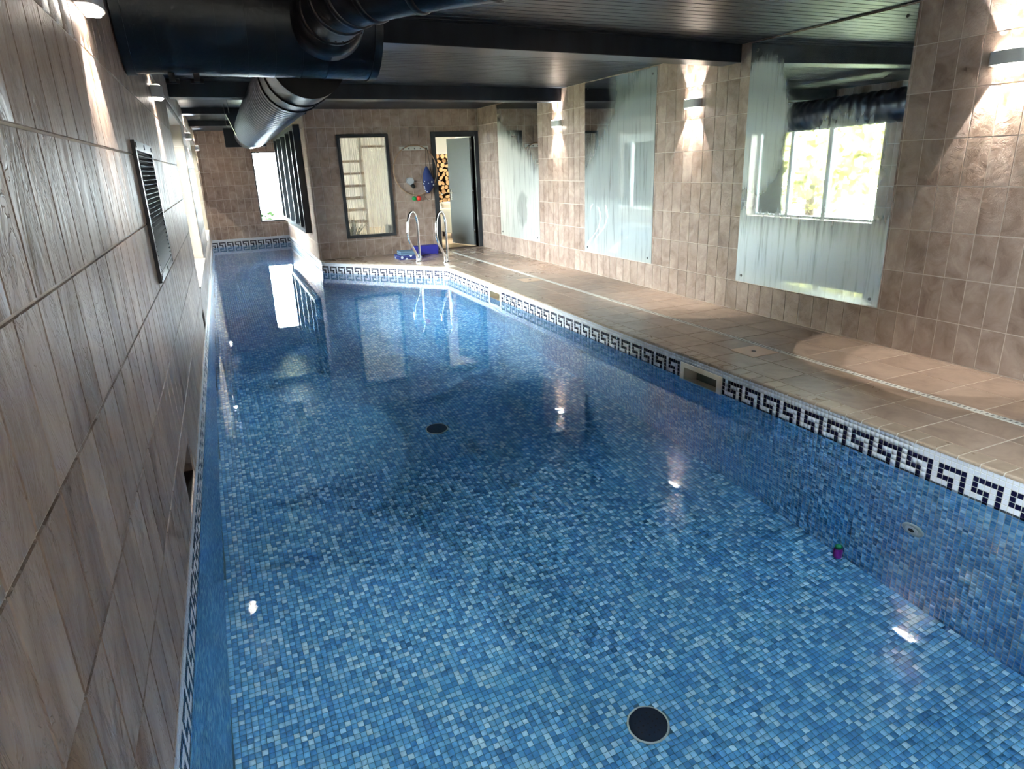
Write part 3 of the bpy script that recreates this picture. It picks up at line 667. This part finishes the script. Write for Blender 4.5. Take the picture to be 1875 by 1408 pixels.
# open staircase, planter and chest behind the misted window
t = thing('open_staircase', (2.1, 10.0, -1), 'open wooden stair treads seen through the misted window', 'staircase')
MB().frame_box((2.08, 9.95, 0), (1, 0, 0), (0, 0, 1), (0, -1, 0), 0, .04, -1, .45, -.03, .03).build('post', pale_cab, t)
for k in range(6): MB().box(1.62, 2.10, 9.8, 10.1, -.72+k*.165, -.69+k*.165).build('tread', tread_m, t)
MB().box(2.10, 2.50, 9.8, 10.1, .30, .325).build('tread', tread_m, t)
chest = MB().box(2.12, 2.52, 8.75, 8.95, -1, -.70).build('storage_chest', frame_d, bevel=.01); tag(chest, 'dark storage chest on the lounge floor behind the misted window', 'chest')
pl = thing('potted_plant', (1.66, 8.75, -1), 'dark green potted plant behind the misted window', 'plant')
MB().tube([(1.66, 8.75, -1), (1.66, 8.75, -.86), (1.66, 8.75, -.84)], [.05, .07, .072], 16).build('pot', dark_wood, pl)
lv = MB()
for k in range(46):
    a = random.uniform(0, 6.28); e = random.uniform(.3, 1.4); L = random.uniform(.12, .34); b = Vector((1.66, 8.75, -.85)); d = Vector((math.cos(a)*math.cos(e), math.sin(a)*math.cos(e), math.sin(e)))
    w = d.cross(Vector((0, 0, 1))).normalized()*.012; tp = b+d*L+Vector((0, 0, -.03))
    lv.add([b, b+d*L*.5+w, tp, b+d*L*.5-w], [(0, 1, 2, 3)])
tag(lv.build('leaves', leaf_g, pl), kind='stuff')

# ------------------------------------------------------------------ garden outside the windows
gr = MB().box(-14, -.7, -6, 22, -1.3, -1.2).build('ground_lawn', lawn_m); structure(gr, 'autumn lawn outside the left windows')
gr2 = MB().box(-.7, 6, YA+.4, 22, -1.3, -1.2).build('ground_lawn', lawn_m); structure(gr2, 'lawn outside the end window of the alcove')
def bush(c, r, m, label, n=900, trunk=None):
    t = thing('garden_tree', (c[0], c[1], -1.2), label, 'tree')
    MB().tube([(c[0], c[1], -1.2), (c[0]+.05, c[1], c[2]-r[2]*.4), (c[0], c[1], c[2]+r[2]*.3)], [.09, .06, .02], 8).build('trunk', bark_m, t)
    mb = MB()
    for _ in range(n):
        d = Vector(rng.normal(size=3)).normalized(); k = random.uniform(.45, 1); p = Vector(c)+Vector((d.x*r[0]*k, d.y*r[1]*k, d.z*r[2]*k))
        a = Vector(rng.normal(size=3)).normalized()*.11; b = a.cross(d).normalized()*.07
        mb.add([p-a, p+b, p+a, p-b], [(0, 1, 2, 3)])
    tag(mb.build('foliage', m, t), kind='stuff')
bush((-4.4, 9.9, .25), (1.5, 2.3, 1.35), leaf_m, 'yellow autumn tree outside the nearer left window', 2600)
bush((-5.0, 15.5, .2), (1.7, 2.2, 1.2), leaf_m, 'yellowing tree outside the farther left window', 1500)
bush((-3.4, 4.4, -.4), (.9, 1.0, .7), lawn_m, 'low green shrub on the lawn outside the left wall', 900)
bush((.95, 13.4, -.95), (.25, .3, .25), leaf_g, 'small dark shrub outside the alcove end window', 300)

# ------------------------------------------------------------------ mirrors
for (a, b), mm, lb in zip(MIRR, (mirror_a_m, mirror_b_m, mirror_c_m), ('largest misted mirror on the right wall, reflecting a window', 'middle misted mirror between two sconces on the right wall', 'farthest misted mirror, nearest the door on the right wall')):
    t = thing('wall_mirror', (XR-.006, (a+b)/2, -.80), lb, 'mirror', 'misted mirrors on the right wall')
    MB().box(XR-.0085, XR-.003, a, b, -.801, .655).build('mirror_sheet', mm, t)
    for yy in (a+.05, b-.05):
        for zz in (-.76, .61): MB().tube([(XR-.0085, yy, zz), (XR-.0125, yy, zz)], [.010, .008], 12).build('screw', screw_m, t)

# ------------------------------------------------------------------ sconces
def sconce(O, u, n, label, group):
    """A D-shaped up-and-down light fixed to the wall at O, u along the wall, n into the room."""
    O, u, n = (np.asarray(a, float) for a in (O, u, n)); t = thing('wall_sconce', tuple(O), label, 'wall light', group)
    hw, dp, hh = .083, .05, .027
    prof = [(-hw, 0), (-hw, .016)]+[(-hw*math.cos(a), .016+(dp-.016)*math.sin(a)) for a in np.linspace(.15, math.pi-.15, 14)]+[(hw, .016), (hw, 0)]
    def ring(z0, z1, sc, nm, m):
        mb = MB(); k = len(prof); vs = []
        for z in (z0, z1):
            for a, b in prof: p = O+u*a*sc+n*(.004+b*sc if sc < 1 else .002+b)+np.array((0, 0, z)); vs.append(tuple(p))
        mb.add(vs, [(i, (i+1) % k, k+(i+1) % k, k+i) for i in range(k)]); mb.add(vs, [tuple(reversed(range(k))), tuple(range(k, 2*k))]); return mb.build(nm, m, t)
    ring(-hh, hh, 1, 'housing', sconce_m)
    for sgn in (-1, 1):
        ring(sgn*hh*1.0, sgn*(hh+.0025), .86, 'lens_plate', led_plate)
        for k in (-1.5, -.5, .5, 1.5):
            p = O+u*k*.032+n*.028+np.array((0, 0, sgn*(hh+.0025))); q = p+np.array((0, 0, sgn*.003))
            MB().tube([tuple(p), tuple(q)], [.011, .010], 12, cap=True).build('led_lens', led, t)
        for k, ang, pw, cl in ((-1, 49, 1.0, (1, .97, .93)), (1, 49, 1.0, (1, .97, .93)), (0, 58, .35, (1, .9, .5))):   # two cool cores, one wider warm rim
            ld = bpy.data.lights.new('sconce_beam', 'SPOT'); ld.energy = SPOT_W*pw; ld.spot_size = math.radians(ang); ld.spot_blend = .06; ld.shadow_soft_size = .008*S; ld.color = cl
            ob = bpy.data.objects.new('sconce_beam', ld); COL.objects.link(ob); p = O+u*k*.05+n*.03+np.array((0, 0, sgn*(hh+.012))); fan = math.radians(4)*k*(1 if u[1] > 0 else -1)      # the lenses fan out along the wall
            ob.location = W(*p); ob.rotation_euler = (fan if sgn < 0 else math.pi-fan, 0, 0)
            ld.cycles.is_caustics_light = bool(sgn < 0 and O[0] < 1)      # only these shine into the water
for yy, lb in ((1.955, 'sconce beside the largest mirror, cut by the picture edge'), (4.04, 'sconce between the largest and the middle mirror'), (6.07, 'sconce between the middle and the farthest mirror')):
    sconce((XR-.003, yy, .36), (0, -1, 0), (-1, 0, 0), 'grey up-and-down '+lb, 'sconces on the right wall')
for yy, lb in ((1.955, 'on the left wall above and before the grille'), (3.95, 'on the left wall between the grille and first window'), (8.1, 'on the left wall between the two windows'), (11.55, 'on the left wall at the far end of the alcove')):
    sconce((xl(yy)+.003, yy, .397), tuple(LU), tuple(LN), 'grey up-and-down sconce '+lb, 'sconces on the left wall')

# ------------------------------------------------------------------ grille on the left wall
t = thing('ventilation_grille', (xl(2.8), 2.8, VENT[2]), 'tall grey louvred ventilation grille screwed to the left wall', 'grille')
u0, u1, z0, z1 = lu(VENT[0]), lu(VENT[1]), VENT[2], VENT[3]; L0 = (LO[0], LO[1], 0)
fb = lambda a, b, c, d, n0, n1, nm, m, par=None: MB().frame_box(L0, LU, (0, 0, 1), LN, a, b, c, d, n0, n1).build(nm, m, par or t)
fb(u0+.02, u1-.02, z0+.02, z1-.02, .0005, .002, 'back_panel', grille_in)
fr = .03
fb(u0, u1, z1-.03, z1, 0, .014, 'frame_rail', grille_m); fb(u0, u1, z0, z0+.03, 0, .014, 'frame_rail', grille_m)
fb(u0, u0+fr, z0+.03, z1-.03, 0, .014, 'frame_rail', grille_m); fb(u1-fr, u1, z0+.03, z1-.03, 0, .014, 'frame_rail', grille_m)
ns = 26
for k in range(ns):
    zz = z0+.036+k*(z1-z0-.072)/(ns-1); a = math.radians(40); v2 = np.array((0, 0, 1))*math.sin(a)*-1+LN*math.cos(a); n2 = np.array((0, 0, 1))*math.cos(a)+LN*math.sin(a)
    MB().frame_box(np.array(L0)+LN*.003+np.array((0, 0, zz)), LU, v2, n2, u0+fr, u1-fr, 0, .017, -.001, .001).build('slat', grille_m, t)
for uu in (u0+.028, (u0+u1)/2, u1-.028):
    for zz in (z0+.014, z1-.014):
        p = np.array(L0)+LU*uu+np.array((0, 0, zz)); MB().tube([tuple(p+LN*.014), tuple(p+LN*.0165)], .008, 10).build('screw', screw_m, t)

# ------------------------------------------------------------------ niches in the left wall, skimmers, lids, fittings
for i, (a, b, c, d) in enumerate(NICHE):
    MB().frame_box(L0, LU, (0, 0, 1), LN, lu(a), lu(b), c, d, -.13, -.12).build('niche_back', dark_wood, wl)
    MB().frame_box(L0, LU, (0, 0, 1), LN, lu(b)-.004, lu(b), c, d, -.12, -.002).build('niche_tile', m_left, wl)
    MB().frame_box(L0, LU, (0, 0, 1), LN, lu(a), lu(a)+.004, c, d, -.12, -.002).build('niche_tile', m_left, wl)
    MB().frame_box(L0, LU, (0, 0, 1), LN, lu(a), (lu(a)+lu(b))/2-.002, c, c+.004, -.12, -.002).build('niche_tile', dark_wood, wl)
    MB().frame_box(L0, LU, (0, 0, 1), LN, (lu(a)+lu(b))/2+.002, lu(b), c, c+.004, -.12, -.002).build('niche_tile', dark_wood, wl)
for i, (a, b) in enumerate(SKIM):
    t = thing('pool_skimmer', (XP, (a+b)/2, SKZ[0]), ['cream skimmer mouth in the nearer part of the right pool wall', 'cream skimmer mouth in the right pool wall near the ladder'][i], 'skimmer', 'skimmers in the right pool wall')
    w = .028; zt, zb = SKZ[1], SKZ[0]
    f_ = lambda y0, y1, c, d, x0, x1, nm, m: MB().box(x0, x1, y0, y1, c, d).build(nm, m, t)
    f_(a, b, zt-.026, zt, XP-.004, XP+.09, 'frame_rail', cream_pl); f_(a, b, zb, zb+.012, XP-.004, XP+.09, 'frame_rail', cream_pl)
    f_(a, a+w+.008, zb+.012, zt-.026, XP-.004, XP+.09, 'frame_rail', cream_pl); f_(b-w, b, zb+.012, zt-.026, XP-.004, XP+.09, 'frame_rail', cream_pl)
    f_(a+w, b-w, zb+.012, zt-.026, XP+.085, XP+.095, 'back_panel', simple('skimmer_throat_%d' % i, (.16, .15, .10), .6))
for (cx, cyy, r, lb) in ((2.565, 2.625, .088, 'square beige skimmer lid set in the deck above the nearer skimmer'), (2.575, 5.44, .088, 'square beige skimmer lid in the deck near the ladder')):
    t = thing('skimmer_lid', (cx, cyy, -1), lb, 'lid', 'skimmer lids in the deck')
    MB().box(cx-r, cx+r, cyy-r, cyy+r, -1.0, -.9975).build('lid_plate', simple('lid_plastic', (.70, .50, .36), .45) if 'lid_plastic' not in MATS else MATS['lid_plastic'], t, bevel=.001)
    MB().tube([(cx, cyy, -.9975), (cx, cyy, -.9965)], .012, 14).build('finger_hole', dark_wood, t)
for (cx, cyy, r), lb in zip(DRAINS, ('round perforated drain in the middle of the pool floor', 'round perforated drain on the pool floor nearest the camera')):
    t = thing('floor_drain', (cx, cyy, ZF), lb, 'drain', 'main drains in the pool floor')
    MB().tube([(cx, cyy, ZF), (cx, cyy, ZF+.004)], [r+.004, r+.002], 40).build('rim', drain_rim, t)
    MB().tube([(cx, cyy, ZF+.004), (cx, cyy, ZF+.006)], [r-.003, r-.004], 40).build('cover', drain_m, t)
    hm = MB()
    for i in range(-2, 3):
        for j in range(-2, 3):
            if abs(i)+abs(j) > 3 and abs(i)+abs(j) == 4: continue
            hm = MB().tube([(cx+i*.018, cyy+j*.018, ZF+.006), (cx+i*.018, cyy+j*.018, ZF+.0064)], .0028, 8); hm.build('hole', grille_in, t)
t = thing('return_inlet', (XP, 1.393, -1.6), 'pale round water inlet in the right pool wall', 'inlet')
MB().tube([(XP, 1.393, -1.6), (XP-.008, 1.393, -1.6), (XP-.010, 1.393, -1.6)], [.042, .042, .036], 28).build('flange', drain_rim, t)
MB().tube([(XP-.010, 1.393, -1.6), (XP-.013, 1.393, -1.6)], [.026, .024], 24).build('eyeball', white_pl, t)
MB().tube([(XP-.013, 1.393, -1.6), (XP-.0135, 1.393, -1.6)], .012, 16).build('nozzle', grille_in, t)
t = thing('dive_toy', (2.15, 1.68, ZF), 'small purple dive toy with a green top on the pool floor', 'toy')
MB().tube([(2.195, 1.675, ZF), (2.195, 1.675, ZF+.006), (2.195, 1.675, ZF+.07), (2.195, 1.675, ZF+.076)], [.014, .017, .017, .014], 14).build('body', simple('purple_rubber', (.42, .03, .40), .5), t)
MB().tube([(2.195, 1.675, ZF+.076), (2.195, 1.675, ZF+.092), (2.195, 1.675, ZF+.098)], [.015, .015, .008], 14).build('cap', simple('green_rubber', (.02, .40, .14), .5), t)

# ------------------------------------------------------------------ ladder rails
t = thing('pool_ladder', (2.2, 7.18, -1), 'pair of chrome ladder handrails at the pool corner', 'ladder')
nn = DN[:2]
def rail(fx, fy):
    pr = [(0, -1.0), (0, -.9), (.0, -.75), (.0, -.60), (.008, -.54), (.03, -.49), (.065, -.458), (.105, -.455), (.145, -.478), (.175, -.53), (.192, -.60), (.198, -.68), (.185, -.745), (.15, -.805), (.10, -.865), (.065, -.915), (.055, -.96), (.055, -1.0)]
    pts = []
    P = [Vector((fx+nn[0]*m, fy+nn[1]*m, z)) for m, z in pr]
    for i in range(len(P)-1):
        p0, p1, p2, p3 = P[max(i-1, 0)], P[i], P[i+1], P[min(i+2, len(P)-1)]
        for k in range(4):
            q = k/4; pts.append(.5*((2*p1)+(p2-p0)*q+(2*p0-5*p1+4*p2-p3)*q*q+(3*p1-p0-3*p2+p3)*q**3))
    pts.append(P[-1]); r = MB().tube(pts, .0135, 14).build('handrail', chrome, t)
    for p in (P[0], P[-1]): MB().tube([(p.x, p.y, -1), (p.x, p.y, -.992), (p.x, p.y, -.988)], [.026, .026, .016], 18).build('anchor_flange', chrome, r)
rail(2.10, 7.31); rail(2.345, 7.065)

# ------------------------------------------------------------------ things on the deck by the back wall
foam = MB().box(2.19, 2.50, 7.86, 7.99, -1.0, -.895).build('foam_block', blue_foam, bevel=.008); tag(foam, 'royal blue foam float lying on the deck by the back wall', 'float')
def pattern_mat(name, base, dot, sc, th):
    m, nt, b = new_mat(name); tc = N(nt, 'TexCoord'); v = N(nt, 'TexVoronoi'); v.inputs['Scale'].default_value = sc; nt.links.new(tc.outputs['Object'], v.inputs['Vector'])
    f = X(v.outputs['Distance']).step(th, th-.06); mx = N(nt, 'Mix', data_type='RGBA'); nt.links.new(f.s, mx.inputs[0]); mx.inputs[6].default_value = (*base, 1); mx.inputs[7].default_value = (*dot, 1)
    nt.links.new(mx.outputs[2], b.inputs['Base Color']); b.inputs['Roughness'].default_value = .85; return m
tow = pattern_mat('patterned_towel', (.02, .028, .14), (.6, .64, .72), 14, .33)
def towel(x0, x1, y0, y1, z, h, m, nm, lb):
    mb = MB(); n = 10; prof = []
    for k in range(n+1): a = -math.pi/2+math.pi*k/n; prof.append((x1-h/2+math.cos(a)*h/2, z+h/2+math.sin(a)*h/2))
    prof += [(x0, z+h), (x0, z+h*.55), (x1-h*.6, z+h*.5), (x0, z+h*.45), (x0, z)]
    k = len(prof); vs = [(x, yy, zz) for yy in (y0, y1) for x, zz in prof]
    mb.add(vs, [(i, (i+1) % k, k+(i+1) % k, k+i) for i in range(k)]); mb.add(vs, [tuple(reversed(range(k))), tuple(range(k, 2*k))])
    return tag(mb.build(nm, m), lb, 'towel')
towel(1.93, 2.19, 7.56, 7.80, -1.0, .045, tow, 'folded_towel', 'folded navy towel with white pattern on the deck')
towel(1.96, 2.15, 7.60, 7.78, -.955, .042, simple('slate_blue_cloth', (.10, .17, .25), .85), 'folded_towel', 'folded slate-blue towel lying on the patterned towel')

# ------------------------------------------------------------------ things hanging on the back wall
t = thing('hook_rail', (2.38, YB-.01, .205), 'white wooden hook rail with five dark hooks', 'hook rail')
MB().box(2.20, 2.56, YB-.018, YB-.003, .204, .247).build('board', white_pl, t, bevel=.003)
for hx_ in (2.24, 2.31, 2.381, 2.454, 2.524):
    MB().tube([(hx_, YB-.018, .226), (hx_, YB-.036, .218), (hx_, YB-.046, .218), (hx_, YB-.052, .232)], .0045, 8).build('hook', screw_m, t)
hoop = MB(); hc = (2.374, YB-.0285, -.027)
pts = [(hc[0]+.268*math.cos(a), hc[1]-.0, hc[2]+.288*math.sin(a)) for a in np.linspace(0, 2*math.pi, 65)]
hoop.tube(pts, .0068, 8, cap=False, up=(0, 1, 0)); tag(hoop.build('hula_hoop', simple('tan_hoop', (.42, .27, .17), .5)), 'thin tan hula hoop hanging from the hook rail', 'hoop')
t = thing('drawstring_bag', (2.51, YB-.07, -.295), 'blue drawstring bag with white flower print hanging from a hook', 'bag')
flower = pattern_mat('flower_print', (.012, .022, .10), (.75, .78, .82), 22, .36)
mb = MB(); rows = [(.02, .006, 2.50), (-.02, .03, 2.50), (-.08, .055, 2.505), (-.15, .073, 2.517), (-.20, .073, 2.52), (-.25, .05, 2.51), (-.295, .02, 2.50)]; seg = 14
vs = []
for z, r, cx in rows:
    for k in range(seg): a = 2*math.pi*k/seg; vs.append((cx+r*math.cos(a), YB-.068+min(r, .035)*math.sin(a)*.95, z))
for j in range(len(rows)-1): mb.add(vs, [(j*seg+k, j*seg+(k+1) % seg, (j+1)*seg+(k+1) % seg, (j+1)*seg+k) for k in range(seg)], 1 if j >= 3 else 0, True)
mb.add(vs, [tuple(range((len(rows)-1)*seg, len(rows)*seg))], 1); mb.build('pouch', [simple('blue_bag_cloth', (.012, .03, .14), .7), flower], t)
MB().tube([(2.495, YB-.068, .015), (2.515, YB-.052, .225), (2.53, YB-.052, .225), (2.565, YB-.068, -.12)], .0035, 6).build('cord', dark_wood, t)
MB().tube([(2.47, YB-.068, -.28), (2.455, YB-.062, -.33), (2.50, YB-.062, -.385), (2.535, YB-.062, -.375), (2.54, YB-.068, -.27)], .003, 6).build('cord', dark_wood, t)
t = thing('skimming_scoop', (2.31, YB-.02, -.22), 'grey fan-shaped plastic scoop with dark handle hanging on the wall', 'scoop')
pg = [(2.300+.052*math.cos(a), -.148+.045*math.sin(a)) for a in np.linspace(math.radians(-20), math.radians(200), 16)]+[(2.285, -.19), (2.325, -.21), (2.345, -.185)]
mb = MB(); k = len(pg); vs = [(x, YB-.004, z) for x, z in pg]+[(2.305+(x-2.305)*.86, YB-.034, -.15+(z+.15)*.86) for x, z in pg]
mb.add(vs, [tuple(range(k, 2*k)), tuple(reversed(range(k)))]+[(i, k+i, k+(i+1) % k, (i+1) % k) for i in range(k)]); mb.build('scoop_body', simple('light_grey_plastic', (.42, .44, .46), .35), t)
MB().tube([(2.315, YB-.02, -.185), (2.335, YB-.024, -.212), (2.34, YB-.024, -.232)], [.026, .022, .014], 12).build('handle', grille_in, t)
for (bx_, nm, c, lb) in ((2.329, 'play_ball', (.02, .42, .10), 'small green ball on the back wall under the scoop'), (2.387, 'play_ball', (.75, .05, .035), 'small red ball on the back wall beside the green ball')):
    t = thing(nm, (bx_, YB-.03, -.38), lb, 'ball', 'balls hanging on the back wall'); r = .027 if c[1] > .3 else .031
    MB().sphere((bx_, YB-.036, -.353), r).build('ball_skin', simple('ball_'+('green' if c[1] > .3 else 'red'), c, .35), t)
    MB().tube([(bx_, YB-.01, -.353+r*.2), (bx_, YB-.002, -.353+r*.3)], .006, 8).build('peg', white_pl, t)

# ------------------------------------------------------------------ ducts
t = thing('air_duct', (.3, 3.5, .25), 'large navy air duct under the ceiling with drum, bend and ribbed hose', 'duct')
def drum(x0, x1, R, nm, m, rows=40, par=None):
    """Round drum lying along x (slightly skewed as the beams are), let into the ceiling."""
    mb = MB(); zc = .575; a0 = math.asin((ZC-zc)/R); angs = np.linspace(math.pi-a0, 2*math.pi+a0, rows); vs = []
    for x in (x0, x1):
        yc = 2.835+.1*x
        vs += [(x, yc+R*math.cos(a), zc+R*math.sin(a)) for a in angs]
    k = rows
    mb.add(vs, [(i, i+1, k+i+1, k+i) for i in range(k-1)], 0, True); mb.add(vs, [tuple(range(k)), tuple(reversed(range(k, 2*k))), (k-1, 0, k, 2*k-1)]); return mb.build(nm, m, par or t)
x0 = xl(2.9)+.003; xe = .70
dsh = drum(x0+.03, xe-.03, .230, 'drum', duct_m)
drum(x0, x0+.03, .237, 'end_flange', duct_m, par=dsh); drum(xe-.03, xe, .2355, 'end_flange', duct_m, par=dsh)
for k in range(7): xx = x0+.11+k*.095; drum(xx, xx+.004, .2318, 'seam_rib', duct_m, 28, dsh)
for xx in (-.04, .04):
    MB().box(xx-.010, xx+.010, 2.80, 2.85, .318, .346).build('pipe_clip', duct_m, dsh); MB().tube([(xx-.022, 2.825, .322), (xx+.022, 2.825, .322)], .008, 10).build('clip_bolt', duct_m, dsh)
def catmull(P, m=6):
    P = [Vector(p) for p in P]; out = []
    for i in range(len(P)-1):
        p0, p1, p2, p3 = P[max(i-1, 0)], P[i], P[i+1], P[min(i+2, len(P)-1)]
        for k in range(m): q = k/m; out.append(.5*((2*p1)+(p2-p0)*q+(2*p0-5*p1+4*p2-p3)*q*q+(3*p1-p0-3*p2+p3)*q**3))
    return out+[P[-1]]
bp = catmull([(.495, 2.72, .515), (.495, 2.50, .522), (.515, 2.36, .532), (.59, 2.235, .54), (.74, 2.08, .548), (1.0, 1.80, .55), (1.5, 1.28, .55), (2.2, .55, .55)], 8)
br = MB().tube(bp, .105, 28).build('branch_pipe', duct_m, t)
for i in (6, 12, 17, 22, 29, 36, 43, 50):
    i = min(i, len(bp)-2); d = (bp[i+1]-bp[i]).normalized(); MB().tube([bp[i]-d*.012, bp[i]-d*.008, bp[i]+d*.008, bp[i]+d*.012], [.105, .1105, .1105, .105], 28).build('joint_ring', duct_m, br)
MB().tube([(.495, 2.70, .515), (.495, 2.64, .517), (.495, 2.58, .52)], [.135, .128, .109], 28).build('collar', duct_m, br)
for k in range(7):
    a = -1.9+k*.22; MB().tube([(.495+.111*math.cos(a), 2.50, .522+.111*math.sin(a)), (.495+.111*math.cos(a), 2.494, .522+.111*math.sin(a)-.001)], .0035, 6).build('rivet', duct_m, br)
fp = catmull([(.465, 3.02, .435), (.458, 3.9, .415), (.458, 5.36, .385), (.475, 6.5, .376), (.492, 7.6, .372)], 60)
cut0, cut1 = int(len(fp)*.16), int(len(fp)*.80)
rr = [.146+(.0045 if (i % 4) in (0, 1) else -.0035) for i in range(cut1-cut0)]
MB().tube(fp[:cut0+1], .152, 30).build('smooth_sleeve', duct_m, t); hose = MB().tube(fp[cut0:cut1], rr, 30).build('ribbed_hose', duct_g, t); MB().tube(fp[cut1-1:], .130, 30).build('smooth_tail', duct_g, t)
for i in (cut0-14, cut0): d = (fp[i+1]-fp[i]).normalized(); MB().tube([fp[i]-d*.012, fp[i]-d*.008, fp[i]+d*.008, fp[i]+d*.012], [.152, .158, .158, .152], 30).build('clamp_ring', duct_m, hose)
# collar board with pale wooden edge, and the end plate, both hung from the ceiling
def board(c, au, av, hu, hv, th, nm, hole=None):
    c = np.array(c, float); au, av = np.array(au, float), np.array(av, float); nn_ = np.cross(au, av)
    if hole:
        mb = MB().frame_box(c, au, av, nn_, -hu, hu, -hv, hv, -th/2, th/2); mb.mi = [0, 0, 1, 1, 1, 1]; p_ = mb.build(nm, [navy, pale_cab], t)
    else: p_ = MB().frame_box(c, au, av, nn_, -hu, hu, -hv, hv, -th/2, th/2).build(nm, navy, t)
    for s_ in (-.8, .8):
        p = c+au*hu*s_+av*hv*.9; MB().tube([tuple(p), (p[0], p[1], ZC)], .0022, 6).build('hanger_wire', screw_m, p_)
a = math.radians(19); board((.421, 6.6, .449), (math.cos(a), .0, math.sin(a)), (-math.sin(a), 0, math.cos(a)), .125, .089, .05, 'collar_board', True)
board((.462, 7.615, .352), (1, 0, 0), (0, 0, 1), .195, .09, .02, 'end_plate')

# ------------------------------------------------------------------ render helpers for caustics and sky portals
for o in scene.objects:
    if o.name == 'water': o.cycles.is_caustics_caster = True
    if o.type == 'MESH' and (o.name.startswith('floor_mosaic') or o.name.startswith('wall_mosaic') or o.name.startswith('mosaic_tile') or o.name.startswith('floor_pool') or o.name.startswith('floor_drain')): o.cycles.is_caustics_receiver = True
# window portals guide the sky's light in, also through the added openings
def portal(c, su_, sv_, rot):
    l = bpy.data.lights.new('window_portal', 'AREA'); l.shape = 'RECTANGLE'; l.size = su_*S; l.size_y = sv_*S; l.cycles.is_portal = True
    o = bpy.data.objects.new('window_portal', l); COL.objects.link(o); o.location = W(*c); o.rotation_euler = rot
for a, b, c, d in WIN_L: portal((xl((a+b)/2)-.21, (a+b)/2, (c+d-.1)/2), d-.1-c, b-a, (0, -math.pi/2, 0))
portal(((WINA[0]+WINA[1])/2, YA+.1, (WINA[2]+WINA[3])/2), WINA[1]-WINA[0], WINA[3]-WINA[2], (-math.pi/2, 0, 0))
portal(((ROOF_FILL[0]+ROOF_FILL[1])/2, (ROOF_FILL[2]+ROOF_FILL[3])/2, ZC+.12), ROOF_FILL[1]-ROOF_FILL[0], ROOF_FILL[3]-ROOF_FILL[2], (0, 0, 0))
